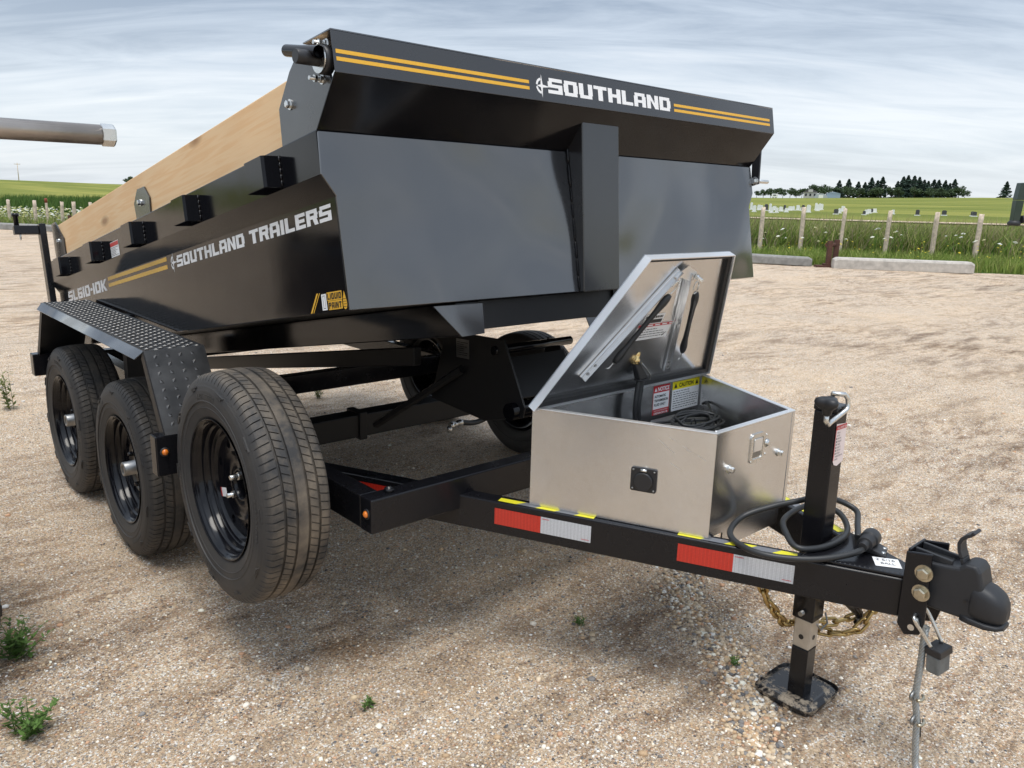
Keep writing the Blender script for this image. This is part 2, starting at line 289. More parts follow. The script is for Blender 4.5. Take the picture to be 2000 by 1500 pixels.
def mat_field():
    mt, n, l, b = bsdf('meadow_and_crop')
    tc = n.new('ShaderNodeTexCoord'); O = tc.outputs['Object']
    ds = n.new('ShaderNodeVectorMath'); ds.operation = 'DISTANCE'; l.new(O, ds.inputs[0]); ds.inputs[1].default_value = (CP.x, CP.y, 0)
    mp = n.new('ShaderNodeMapping'); mp.inputs['Rotation'].default_value = (0, 0, RAD(33)); mp.inputs['Scale'].default_value = (0.085, 0.012, 1); l.new(O, mp.inputs[0])
    a = nd(n, 'ShaderNodeTexNoise', Scale=1.0, Detail=8.0, Roughness=0.62); l.new(mp.outputs[0], a.inputs['Vector'])
    r = n.new('ShaderNodeValToRGB'); el = r.color_ramp.elements
    el[0].position = 0.32; el[0].color = (0.115, 0.15, 0.03, 1); el[1].position = 0.66; el[1].color = (0.30, 0.29, 0.075, 1)
    q = el.new(0.5); q.color = (0.195, 0.215, 0.05, 1); l.new(a.outputs['Fac'], r.inputs[0])
    # darker standing crop between the fence and the rise
    nr = nd(n, 'ShaderNodeTexNoise', Scale=0.06, Detail=4.0); l.new(O, nr.inputs['Vector'])
    md = n.new('ShaderNodeMath'); md.operation = 'MULTIPLY_ADD'; md.inputs[1].default_value = 26; l.new(nr.outputs['Fac'], md.inputs[0]); l.new(ds.outputs['Value'], md.inputs[2])
    mr = n.new('ShaderNodeMapRange'); mr.inputs[1].default_value = 78; mr.inputs[2].default_value = 92; mr.inputs[3].default_value = 1; mr.inputs[4].default_value = 0; l.new(md.outputs[0], mr.inputs[0])
    mx = n.new('ShaderNodeMixRGB'); l.new(mr.outputs[0], mx.inputs[0]); l.new(r.outputs[0], mx.inputs[1]); mx.inputs[2].default_value = (0.07, 0.125, 0.022, 1)
    l.new(mx.outputs[0], b.inputs['Base Color']); b.inputs['Roughness'].default_value = 0.95; b.inputs['Specular IOR Level'].default_value = 0.1
    bp = n.new('ShaderNodeBump'); bp.inputs['Strength'].default_value = 0.6; bp.inputs['Distance'].default_value = 0.4
    f = nd(n, 'ShaderNodeTexNoise', Scale=1.4, Detail=8.0, Roughness=0.7); l.new(O, f.inputs['Vector']); l.new(f.outputs['Fac'], bp.inputs['Height']); l.new(bp.outputs[0], b.inputs['Normal'])
    return mt
MT['field'] = mat_field()

def mat_foot():
    mt, n, l, b = bsdf('black_paint_dusted_with_sand')
    tc = n.new('ShaderNodeTexCoord'); no = nd(n, 'ShaderNodeTexNoise', Scale=22.0, Detail=8.0, Roughness=0.7); l.new(tc.outputs['Object'], no.inputs['Vector'])
    r = n.new('ShaderNodeMapRange'); r.inputs[1].default_value = 0.52; r.inputs[2].default_value = 0.60; l.new(no.outputs['Fac'], r.inputs[0])
    mx = n.new('ShaderNodeMixRGB'); mx.inputs[1].default_value = (0.015, 0.015, 0.017, 1); mx.inputs[2].default_value = (0.42, 0.34, 0.25, 1); l.new(r.outputs[0], mx.inputs[0]); l.new(mx.outputs[0], b.inputs['Base Color'])
    rr = n.new('ShaderNodeMapRange'); rr.inputs[3].default_value = 0.25; rr.inputs[4].default_value = 0.9; l.new(r.outputs[0], rr.inputs[0]); l.new(rr.outputs[0], b.inputs['Roughness'])
    return mt
MT['footmat'] = mat_foot()
MT['treadplate'] = simple('dusty_black_tread_plate', (0.022, 0.022, 0.023), 0.36, 0, 0.8, 0.2, 0.2, 1.6, var=0.3, varscale=14, rvar=0.08)
MT['rod'] = simple('worn_steel_rod', (0.50, 0.45, 0.41), 0.36, 1.0, bump=[(90, 0.15, 0.001, 3)], rvar=0.08, varscale=40)
# ------------------------------------------------------------------ building helpers
WM = {}
class B:
    def __init__(s): s.bm = bmesh.new()
    def vs(s, pts): return [s.bm.verts.new(p) for p in pts]
    def f(s, v, smooth=False):
        try:
            q = s.bm.faces.new(v); q.smooth = smooth; return q
        except ValueError: return None
    def box(s, x0, x1, y0, y1, z0, z1):
        v = s.vs([(x, y, z) for x in (x0, x1) for y in (y0, y1) for z in (z0, z1)])
        for a in ((0, 1, 3, 2), (4, 6, 7, 5), (0, 4, 5, 1), (2, 3, 7, 6), (0, 2, 6, 4), (1, 5, 7, 3)): s.f([v[i] for i in a])
        return s
    def hull8(s, p):   # eight corners: bottom four, then top four, same order
        v = s.vs(p)
        for a in ((0, 1, 2, 3), (4, 5, 6, 7), (0, 1, 5, 4), (1, 2, 6, 5), (2, 3, 7, 6), (3, 0, 4, 7)): s.f([v[i] for i in a])
        return s
    def prism(s, pts, axis, a0, a1):
        def mk(p, a):
            return (a, p[0], p[1]) if axis == 'x' else (p[0], a, p[1]) if axis == 'y' else (p[0], p[1], a)
        A = s.vs([mk(p, a0) for p in pts]); C = s.vs([mk(p, a1) for p in pts]); k = len(pts)
        s.f(A); s.f(C[::-1])
        for i in range(k): s.f([A[i], A[(i + 1) % k], C[(i + 1) % k], C[i]])
        return s
    def loop(s, ring_list, smooth=True, close=False, caps=True):
        R = [s.vs(r) for r in ring_list]; k = len(R[0])
        for a, c in list(zip(R, R[1:])) + ([(R[-1], R[0])] if close else []):
            for i in range(k): s.f([a[i], a[(i + 1) % k], c[(i + 1) % k], c[i]], smooth)
        if caps and not close: s.f(R[0][::-1]); s.f(R[-1])
        return s
    def tube(s, pts, r, seg=10, closed=False, caps=True, flat=False, twist=0.0):
        P = [Vector(p) for p in pts]; n = len(P); rings = []; up = None
        for i in range(n):
            if closed: t = (P[(i + 1) % n] - P[i - 1])
            else: t = P[min(i + 1, n - 1)] - P[max(i - 1, 0)]
            t.normalize()
            if up is None:
                up = Vector((0, 0, 1)) if abs(t.z) < 0.9 else Vector((1, 0, 0))
            a = (up - t * up.dot(t)).normalized(); c = t.cross(a); up = a
            rr = r[i] if isinstance(r, (list, tuple)) else r
            rings.append([P[i] + (a * math.cos(2 * math.pi * j / seg + twist) + c * math.sin(2 * math.pi * j / seg + twist)) * rr for j in range(seg)])
        return s.loop(rings, not flat, closed, caps)
    def lathe(s, prof, o, ax, seg=24, smooth=True, caps=True):
        ax = Vector(ax).normalized(); o = Vector(o); u = Vector((0, 0, 1)) if abs(ax.z) < 0.9 else Vector((1, 0, 0))
        a = (u - ax * u.dot(ax)).normalized(); c = ax.cross(a)
        return s.loop([[o + ax * d + (a * math.cos(2 * math.pi * j / seg) + c * math.sin(2 * math.pi * j / seg)) * max(r, 1e-5) for j in range(seg)] for d, r in prof], smooth, False, caps)
    def hexbolt(s, o, ax, r=0.011, h=0.008, washer=True):
        if washer: s.lathe([(0, r * 1.35), (h * 0.25, r * 1.35)], o, ax, 16, False)
        s.lathe([(h * 0.25, r), (h, r), (h * 1.15, r * 0.75)], o, ax, 6, False); return s
    def sphere(s, c, r, seg=12, sc=(1, 1, 1)):
        c = Vector(c); k = seg // 2
        rings = []
        for i in range(1, k):
            t = math.pi * i / k
            rings.append([c + Vector((math.sin(t) * math.cos(2 * math.pi * j / seg) * r * sc[0], math.sin(t) * math.sin(2 * math.pi * j / seg) * r * sc[1], math.cos(t) * r * sc[2])) for j in range(seg)])
        return s.loop(rings)
    def poly(s, pts, smooth=False): s.f(s.vs(pts), smooth); return s

def link(o, parent=None, frame=None):
    COL.objects.link(o); Fm = frame or Matrix.Identity(4)
    if parent is not None:
        if frame is None: Fm = WM[parent.name] if parent.type == 'MESH' else Matrix.Identity(4)
        o.parent = parent; o.matrix_parent_inverse = WM[parent.name].inverted()
    o.matrix_basis = Fm; WM[o.name] = Fm.copy()
    return o
def obj(name, b, mat, parent=None, frame=None, bevel=0.0, seg=2, recalc=True):
    bm = b.bm if isinstance(b, B) else b
    if recalc: bmesh.ops.recalc_face_normals(bm, faces=bm.faces[:])
    me = bpy.data.meshes.new(name); bm.to_mesh(me); bm.free()
    me.materials.append(MT[mat])
    o = bpy.data.objects.new(name, me); link(o, parent, frame)
    if bevel:
        md = o.modifiers.new('bevel', 'BEVEL'); md.width = bevel; md.segments = seg; md.limit_method = 'ANGLE'; md.angle_limit = RAD(35); md.harden_normals = False
    return o
def inst(name, src, parent, frame):
    o = bpy.data.objects.new(name, src.data); link(o, parent, frame)
    for md in src.modifiers:
        q = o.modifiers.new(md.name, md.type); q.width = md.width; q.segments = md.segments; q.limit_method = 'ANGLE'; q.angle_limit = md.angle_limit
    return o
def empty(name, loc=(0, 0, 0), parent=None, rot=None):
    o = bpy.data.objects.new(name, None); o.empty_display_size = 0.1
    fm = Matrix.Translation(loc) @ (rot if rot else Matrix.Identity(4)); link(o, parent, fm); return o
def tag(o, label, cat, group=None):
    o['label'] = label; o['category'] = cat
    if group: o['group'] = group
    return o
def lab(o, label): o['label'] = label; return o
def np_mesh(name, V, F, mat, col=None, parent=None, frame=None, smooth=False):
    """V (n,3), F (m,k) arrays"""
    me = bpy.data.meshes.new(name); k = F.shape[1]
    me.vertices.add(len(V)); me.vertices.foreach_set('co', np.ascontiguousarray(V, dtype=np.float32).ravel())
    me.loops.add(F.size); me.loops.foreach_set('vertex_index', np.ascontiguousarray(F, dtype=np.int32).ravel())
    me.polygons.add(len(F)); me.polygons.foreach_set('loop_start', np.arange(0, F.size, k, dtype=np.int32))
    me.polygons.foreach_set('loop_total', np.full(len(F), k, dtype=np.int32))
    if smooth: me.polygons.foreach_set('use_smooth', np.ones(len(F), dtype=bool))
    if col is not None:
        at = me.color_attributes.new('Col', 'FLOAT_COLOR', 'POINT'); c4 = np.ones((len(V), 4), dtype=np.float32); c4[:, :3] = col; at.data.foreach_set('color', c4.ravel())
    me.update(calc_edges=True); me.validate(); me.materials.append(MT[mat])
    o = bpy.data.objects.new(name, me); link(o, parent, frame); return o

class Fr:   # a flat place on a surface: origin, right, up
    def __init__(s, o, ex, ey):
        s.o = Vector(o); s.ex = Vector(ex).normalized(); s.ey = Vector(ey).normalized(); s.ez = s.ex.cross(s.ey)
    def p(s, u, v, w=0.0): return s.o + s.ex * u + s.ey * v + s.ez * w
def rect(b, fr, u0, v0, u1, v1, w=0.0006, t=0.0): 
    if t: b.hull8([fr.p(u0, v0, w), fr.p(u1, v0, w), fr.p(u1, v1, w), fr.p(u0, v1, w), fr.p(u0, v0, w + t), fr.p(u1, v0, w + t), fr.p(u1, v1, w + t), fr.p(u0, v1, w + t)])
    else: b.poly([fr.p(u0, v0, w), fr.p(u1, v0, w), fr.p(u1, v1, w), fr.p(u0, v1, w)])
def font_text(b, fr, text, u, v, size, w=0.0012, width=None, align='LEFT', bold=0.0):
    cu = bpy.data.curves.new('t', 'FONT'); cu.body = text; cu.size = size; cu.align_x = align; cu.offset = bold
    o = bpy.data.objects.new('t', cu); COL.objects.link(o)
    me = bpy.data.meshes.new_from_object(o); 
    xs = [q.co.x for q in me.vertices] or [0, 1]; k = 1.0
    if width: k = width / max(max(xs) - min(xs), 1e-6)
    vv = [b.bm.verts.new(fr.p(u + q.co.x * k, v + q.co.y, w)) for q in me.vertices]
    for p in me.polygons: b.f([vv[i] for i in p.vertices])
    bpy.data.objects.remove(o); bpy.data.curves.remove(cu); bpy.data.meshes.remove(me)
# heavy square lettering, drawn stroke by stroke on a 4 x 5 grid (strokes never overlap)
T_ = 1.15; m0, m1 = 1.95, 3.05
def R_(*a): return [(a[0], a[1]), (a[2], a[1]), (a[2], a[3]), (a[0], a[3])]
GL = {
 'S': [R_(0, 0, 4, T_), R_(4 - T_, T_, 4, m0), R_(0, m0, 4, m1), R_(0, m1, T_, 5 - T_), R_(0.35, 5 - T_, 4, 5)],
 'O': [R_(0.2, 0, 3.8, T_), R_(0, T_, 1.3, 5 - T_), R_(2.7, T_, 4, 5 - T_), R_(0.2, 5 - T_, 3.8, 5)],
 '0': [R_(0.2, 0, 3.8, T_), R_(0, T_, 1.3, 5 - T_), R_(2.7, T_, 4, 5 - T_), R_(0.2, 5 - T_, 3.8, 5)],
 'U': [R_(0.2, 0, 3.8, T_), R_(0, T_, 1.3, 5), R_(2.7, T_, 4, 5)],
 'T': [R_(1.3, 0, 2.7, 5 - T_), R_(0, 5 - T_, 4, 5)],
 'H': [R_(0, 0, 1.3, 5), R_(2.7, 0, 4, 5), R_(1.3, m0, 2.7, m1)],
 'L': [R_(0, 0, 3.6, T_), R_(0, T_, 1.3, 5)],
 'A': [R_(0, 0, 1.3, 5 - T_), R_(2.7, 0, 4, 5 - T_), R_(0.3, 5 - T_, 3.7, 5), R_(1.3, 1.5, 2.7, 2.5)],
 'N': [R_(0, 0, 1.3, 5), R_(2.7, 0, 4, 5), [(1.3, 5), (1.3, 3.1), (2.7, 0.2), (2.7, 2.1)]],
 'D': [R_(0, 0, 1.3, 5), R_(1.3, 0, 3.7, T_), R_(1.3, 5 - T_, 3.7, 5), R_(2.7, T_, 4, 5 - T_)],
 'R': [R_(0, 0, 1.3, 5), R_(1.3, 5 - T_, 3.8, 5), R_(2.7, m1, 4, 5 - T_), R_(1.3, m0, 3.8, m1), [(2.1, m0), (2.7, 0), (4, 0), (3.5, m0)]],
 'I': [R_(0, 0, 1.3, 5)], '1': [R_(0, 0, 1.3, 5)],
 'E': [R_(0, 0, 3.6, T_), R_(0, T_, 1.3, 5 - T_), R_(0, 5 - T_, 3.6, 5), R_(1.3, m0, 3.3, m1)],
 '6': [R_(0.2, 0, 3.8, T_), R_(0, T_, 1.3, 5 - T_), R_(2.7, T_, 4, m0), R_(1.3, m0, 4, m1), R_(0.2, 5 - T_, 3.8, 5)],
 '-': [R_(0, m0, 1.6, m1)],
 'K': [R_(0, 0, 1.3, 5), [(1.3, 1.9), (2.6, 0), (4.1, 0), (2.3, 2.6)], [(1.3, 1.95), (2.3, 2.65), (4.1, 5), (2.7, 5), (1.3, 3.1)]],
 'P': [R_(0, 0, 1.3, 5), R_(1.3, 5 - T_, 3.8, 5), R_(2.7, m1, 4, 5 - T_), R_(1.3, m0, 3.8, m1)],
 'Q': [R_(0.2, 0, 4.3, T_), R_(0, T_, 1.3, 5 - T_), R_(2.7, T_, 4, 5 - T_), R_(0.2, 5 - T_, 3.8, 5)],
}
def gw(c): return 1.8 if c == ' ' else max(p[0] for q in GL[c] for p in q)
def block_text(b, fr, text, u, v, width, h, w=0.0006, gap=0.42, inflate=0.0):
    tot = sum(gw(c) for c in text) + gap * (len(text) - 1); kx = width / tot; ky = h / 5.0; x = 0
    for c in text:
        if c != ' ':
            for q in GL[c]:
                b.poly([fr.p(u + (x + p[0]) * kx, v + p[1] * ky, w) for p in q])
        x += gw(c) + gap
def compass_logo(b, fr, u, v, h, w=0.0006):
    # a four-pointed star over a broken ring
    def star(cx, cy, rx0, rx1, ry0, ry1, k):
        P = [(cx + rx1, cy), (cx + k, cy + k), (cx, cy + ry1), (cx - k, cy + k), (cx - rx0, cy), (cx - k, cy - k), (cx, cy - ry0), (cx + k, cy - k)]
        for i in range(8): b.poly([fr.p(*P[i], w), fr.p(*P[(i + 1) % 8], w), fr.p(cx, cy, w)])
    star(u, v, h * 0.30, h * 0.55, h * 0.5, h * 0.5, h * 0.06)
    for a0, a1 in ((100, 172), (188, 262)):
        n = 7
        for i in range(n):
            t0, t1 = RAD(a0 + (a1 - a0) * i / n), RAD(a0 + (a1 - a0) * (i + 1) / n)
            b.poly([fr.p(u + math.cos(t) * r * h, v + math.sin(t) * r * h, w) for t, r in ((t0, 0.24), (t0, 0.34), (t1, 0.34), (t1, 0.24))])
def text_lines(b, fr, u0, u1, v0, v1, n, th, w=0.0012, seed=1):
    q = random.Random(seed)
    for i in range(n):
        v = v1 - (v1 - v0) * (i + 0.5) / n; u = u0; end = u1 - (u1 - u0) * q.choice((0, 0, 0.1, 0.35))
        while u < end:
            l = q.uniform(0.04, 0.13) * (u1 - u0); e_ = min(u + l, end)
            rect(b, fr, u, v - th / 2, e_, v + th / 2, w); u = e_ + 0.025 * (u1 - u0)

# ------------------------------------------------------------------ ground, field
def hills(x, y):
    dx, dy = x - CP.x, y - CP.y; d = math.hypot(dx, dy); az = math.degrees(math.atan2(dy, dx))   # right edge of picture about 17 deg, left edge about 82 deg
    A = float(np.interp(az, (-180, 0, 17.8, 30.5, 73.7, 80, 100, 180), (6, 9, 8.3, 5.6, 3.1, 3.8, 4, 6)))
    t = min(max((d - 38) / 465, 0), 1); t = t * t * (3 - 2 * t)
    far = min(max((d - 560) / 1200, 0), 1)
    return A * t - far * 6.0 - 0.03
def in_lot(x, y): return 0.839 * x + 0.544 * y < 18.05
b = B(); rings = []
Rr = [12, 17, 22, 28, 34, 40, 48, 58, 70, 85, 105, 130, 160, 200, 250, 300, 350, 400, 450, 500, 560, 700, 1100, 1800, 3000]
for r in Rr: rings.append([(CP.x + r * math.cos(RAD(a * 3)), CP.y + r * math.sin(RAD(a * 3)), 0) for a in range(120)])
rings = [[(x, y, hills(x, y)) for x, y, z in q] for q in rings]
b.loop(rings, True, False, False)
o = obj('field', b, 'field'); o['kind'] = 'structure'
# gravel yard: fine grid near the trailer, coarse beyond, cut along the kerb line
def yard_z(x, y):
    # gentle wheel ruts and hollows, flat under the tyres and the jack foot
    z = 0.012 * math.sin(x * 1.7 + 0.6 * y) * math.sin(y * 1.1 - 0.4 * x + 1) + 0.006 * math.sin(x * 5.1 + 2 * y)
    z += 0.016 * math.exp(-((x * .55 + y * .84 + 1.9) / .10) ** 2) - 0.014 * math.exp(-((x * .55 + y * .84 + 2.15) / .11) ** 2) + 0.010 * math.sin(7 * x + 3 * math.sin(2 * y)) * math.exp(-((y + 1.2) / .9) ** 2)
    k = 1.0
    for (px, py) in ((-1.02, 1.3), (-1.02, 2.15), (1.02, 1.3), (1.02, 2.15), (0.06, -0.88)):
        d = math.hypot(x - px, y - py); k = min(k, min(1, max(0, (d - 0.18) / 0.5)))
    return z * k
bm = bmesh.new(); nx, ny = 150, 130; gx0, gx1, gy0, gy1 = -60.0, 36.0, -60.0, 76.0
def warp(t, c, a, z):   # denser in the middle
    s = (t - c); return a + 0
xs = sorted(set([round(v, 3) for v in list(np.linspace(-4, 5, 91)) + list(np.linspace(5, 36, 40)) + list(np.linspace(-60, -4, 30))]))
ys = sorted(set([round(v, 3) for v in list(np.linspace(-3, 7, 101)) + list(np.linspace(7, 76, 60)) + list(np.linspace(-60, -3, 30))]))
G = [[None] * len(ys) for _ in xs]
for i, x in enumerate(xs):
    for j, y in enumerate(ys): G[i][j] = bm.verts.new((x, y, yard_z(x, y) if abs(x) < 30 and abs(y) < 30 else 0.0))
for i in range(len(xs) - 1):
    for j in range(len(ys) - 1):
        bm.faces.new((G[i][j], G[i + 1][j], G[i + 1][j + 1], G[i][j + 1])).smooth = True
bmesh.ops.bisect_plane(bm, geom=bm.verts[:] + bm.edges[:] + bm.faces[:], plane_co=(16, 8.5, 0), plane_no=(0.839, 0.544, 0), clear_outer=True)
o = obj('gravel_yard', bm, 'gravel'); o['kind'] = 'structure'

# loose stones lying on the yard near the camera
nr = np.random.default_rng(11)
phi = (1 + 5 ** 0.5) / 2
ico = np.array([(-1, phi, 0), (1, phi, 0), (-1, -phi, 0), (1, -phi, 0), (0, -1, phi), (0, 1, phi), (0, -1, -phi), (0, 1, -phi), (phi, 0, -1), (phi, 0, 1), (-phi, 0, -1), (-phi, 0, 1)]) / math.sqrt(1 + phi * phi)
icf = np.array([(0, 11, 5), (0, 5, 1), (0, 1, 7), (0, 7, 10), (0, 10, 11), (1, 5, 9), (5, 11, 4), (11, 10, 2), (10, 7, 6), (7, 1, 8), (3, 9, 4), (3, 4, 2), (3, 2, 6), (3, 6, 8), (3, 8, 9), (4, 9, 5), (2, 4, 11), (6, 2, 10), (8, 6, 7), (9, 8, 1)])
NS = 150000
d = 0.9 + 7.0 * nr.random(NS) ** 1.35; az = np.radians(nr.uniform(4, 96, NS))
px = CP.x + d * np.cos(az); py = CP.y + d * np.sin(az)
patch = np.sin(px * 2.3 + 1.1 * py) + np.sin(py * 3.1 - 1.7 * px + 2) + np.sin(px * 5.3 + py * 4.1 + 1)   # stones gather in drifts
keep = nr.random(NS) < np.clip(0.46 + 0.22 * patch, 0.22, 1.0)
px, py = px[keep], py[keep]; NS = len(px)
def stones(name, px, py, size, seed):
    q = np.random.default_rng(seed); n = len(px)
    pal = np.array([(0.50, 0.42, 0.32), (0.42, 0.30, 0.19), (0.32, 0.26, 0.20), (0.66, 0.62, 0.55), (0.19, 0.185, 0.185), (0.42, 0.26, 0.17), (0.80, 0.78, 0.74), (0.10, 0.10, 0.105), (0.45, 0.36, 0.25)])
    c = pal[q.choice(len(pal), n, p=[.2, .17, .14, .13, .1, .05, .06, .04, .11])] * q.uniform(0.85, 1.15, (n, 1)); c = np.minimum(c * np.array([1.32, 1.28, 1.22]), (.88, .86, .82))
    sc = size[:, None] * q.uniform(0.65, 1.25, (n, 3)); sc[:, 2] *= 0.62
    jit = ico[None] * q.uniform(0.78, 1.15, (n, 12, 1))
    v = jit * sc[:, None, :]
    a = q.uniform(0, 6.283, n); ca, sa = np.cos(a)[:, None], np.sin(a)[:, None]
    x = v[..., 0] * ca - v[..., 1] * sa + px[:, None]; y = v[..., 0] * sa + v[..., 1] * ca + py[:, None]
    gz = np.array([yard_z(float(i), float(j)) for i, j in zip(px, py)])
    z = v[..., 2] + gz[:, None] + sc[:, 2:3] * 0.18
    V = np.stack([x, y, z], -1).reshape(-1, 3); F = (icf[None] + 12 * np.arange(n)[:, None, None]).reshape(-1, 3)
    o = np_mesh(name, V, F, 'pebble', np.repeat(c, 12, 0)); o['kind'] = 'stuff'; return o
sz = 0.0021 + 0.0040 * nr.random(NS) ** 2.2; big = nr.random(NS) < 0.015; sz[big] = nr.uniform(0.007, 0.013, big.sum())
tag(stones('loose_gravel', px, py, sz, 3), 'small tan and grey stones scattered over the yard around the trailer', 'gravel')
# a drift of coarser pebbles running past the tongue towards the bottom of the picture
t = nr.random(2600); jx = nr.normal(0, 0.045, 2600)
lx = 0.42 - 0.72 * t + jx; ly = -0.22 - 0.86 * t + nr.normal(0, 0.04, 2600) + 0.05 * np.sin(t * 9)
tag(stones('pebble_drift', lx, ly, 0.004 + 0.007 * nr.random(2600) ** 2, 5), 'ragged line of coarser grey pebbles running beside the jack foot', 'gravel')
# ------------------------------------------------------------------ the dump trailer
TILT = RAD(10.6)
BF = Matrix.Translation((0, -0.09, 1.106)) @ Matrix.Rotation(-TILT, 4, 'X')     # dump box frame: x across, y back along the box, z up from its floor
TR = tag(empty('dump_trailer', (0, 1.0, 0)), 'black tandem axle dump trailer with its box tipped up slightly', 'trailer')
FASC = Fr((0, -0.112, 0), (1, 0, 0), (0, 0, 1)); SIDE = Fr((-0.925, 0, 0), (0, -1, 0), (0, 0, 1)); RAILF = Fr((-0.957, 0, 0), (0, -1, 0), (0, 0, 1))
# front panel and its pillar
b = B().prism([(-.925, 0), (-.926, .281), (-.96, .333), (-.956, .437), (.956, .437), (.96, .333), (.926, .281), (.925, 0)], 'y', 0, .006)
fp = obj('front_panel', b, 'panel', TR, BF, 0.0015)
b = B().hull8([(-.093, 0, -.004), (.077, 0, -.004), (.077, -.021, -.004), (-.093, -.021, -.004), (-.093, -.002, .505), (.077, -.002, .505), (.077, -.0745, .513), (-.093, -.0745, .513)])
pl = obj('pillar', b, 'fascia', fp, None, 0.004)
b = B(); q = random.Random(4); zs = 0.005
while zs < 0.43:                                  # weld beads run down the left edge of the pillar
    l = q.uniform(.03, .09); w_ = q.choice((.0016, .0026, .0036)); b.tube([(-.0945, -.002, zs), (-.0955, -.003, zs + l * .2), (-.0955 + q.uniform(-.001, .001), -.003, zs + l * .5), (-.0955, -.003, zs + l * .8), (-.0945, -.002, zs + l)], [w_ * .5, w_, w_ * .8, w_, w_ * .5], 7); zs += l * .97
obj('weld_bead', b, 'frame', fp)
# tarp shroud above the panel: sloping soffit, fascia, top and end plates
def sheet(path, x0, x1, t):
    bb = B(); P = [Vector((0, a, c)) for a, c in path]
    for i in range(len(P) - 1):
        d = (P[i + 1] - P[i]).normalized(); n = Vector((0, -d.z, d.y)) * t
        A, C = P[i], P[i + 1]
        bb.hull8([(x0, A.y, A.z), (x1, A.y, A.z), (x1, C.y, C.z), (x0, C.y, C.z), (x0, (A + n).y, (A + n).z), (x1, (A + n).y, (A + n).z), (x1, (C + n).y, (C + n).z), (x0, (C + n).y, (C + n).z)])
    return bb
so = obj('shroud_soffit', sheet([(.0075, .4345), (-.1095, .5425)], -.957, .957, -.003), 'paint', TR, BF)
b = B().box(-.957, .957, -.112, -.109, .543, .637)
fa = obj('shroud_fascia', b, 'fascia', TR, BF, 0.001)
b = B().hull8([(-.957, -.112, .638), (.957, -.112, .638), (.957, .022, .646), (-.957, .022, .646), (-.957, -.112, .641), (.957, -.112, .641), (.957, .022, .649), (-.957, .022, .649)])
obj('shroud_top', b, 'panel', TR, BF)
for sx in (-1, 1):
    b = B().prism([(.004, .441), (.217, .441), (.211, .54), (.132, .613), (.096, .634), (.0, .636), (-.06, .60), (-.07, .515)], 'x', sx * .938, sx * .944)
    ep = obj('shroud_end_plate', b, 'fascia', TR, BF, 0.001)
    if sx < 0:
        obj('bolt', B().hexbolt((-.944, .145, .536), (-1, 0, 0), .010, .012), 'steel', ep)
        for (bb_, hh) in ((-.028, .551), (-.066, .621)):
            k = B().hexbolt((-.944, bb_, hh), (-1, 0, 0), .009, .008); k.lathe([(.004, .005), (.035, .005)], (-.944, bb_, hh), (-1, 0, 0), 10); k.lathe([(.016, .009), (.022, .009)], (-.944, bb_, hh), (-1, 0, 0), 6, False)
            obj('bolt', k, 'steel', ep)
b = B().lathe([(0, .033), (.022, .033), (.024, .030)], (-.944, -.068, .582), (-1, 0, 0), 28)
tr = obj('tarp_roller', b, 'plastic', TR, BF)
obj('washer', B().lathe([(0, .031), (.003, .031)], (-.969, -.068, .582), (-1, 0, 0), 28, False), 'steel', tr)
obj('shaft', B().lathe([(0, .0165), (.055, .0165), (.058, .015)], (-.972, -.068, .582), (-1, 0, 0), 24), 'plastic', tr)
b = B(); rr = [(.052, .636), (-.02, .612), (-.098, .588)]
b.tube([(-.985, a, c) for a, c in rr], .0145, 18, caps=False); b.tube([(-.985, a, c) for a, c in rr], .0115, 18, caps=False)
obj('tarp_arm_tube', b, 'paint', TR, BF)
b = B().hull8([(1.012, -.022, .535), (1.022, -.022, .535), (1.022, .018, .53), (1.012, .018, .53), (.972, -.020, .368), (.982, -.020, .368), (.982, .014, .365), (.972, .014, .365)])
ck = obj('tarp_crank', b, 'plastic', TR, BF, 0.002)
k = B().lathe([(0, .008), (.085, .008), (.09, .006)], (.982, -.004, .382), (1, 0, 0), 14); k.hexbolt((.972, -.004, .382), (-1, 0, 0), .013, .012)
obj('crank_pin', k, 'steel', ck)
# lettering on the fascia
b = B()
for u0, u1 in ((-.950, -.342), (.323, .927)):
    for v0 in (.5865, .5695): b = B(); rect(b, FASC, u0, v0, u1, v0 + .009); obj('stripe', b, 'yellow', fa)
b = B(); block_text(b, FASC, 'SOUTHLAND', -.268, .568, .572, .043); obj('lettering', b, 'white', fa); b = B(); compass_logo(b, FASC, -.293, .585, .066); obj('compass_emblem', b, 'white', fa)
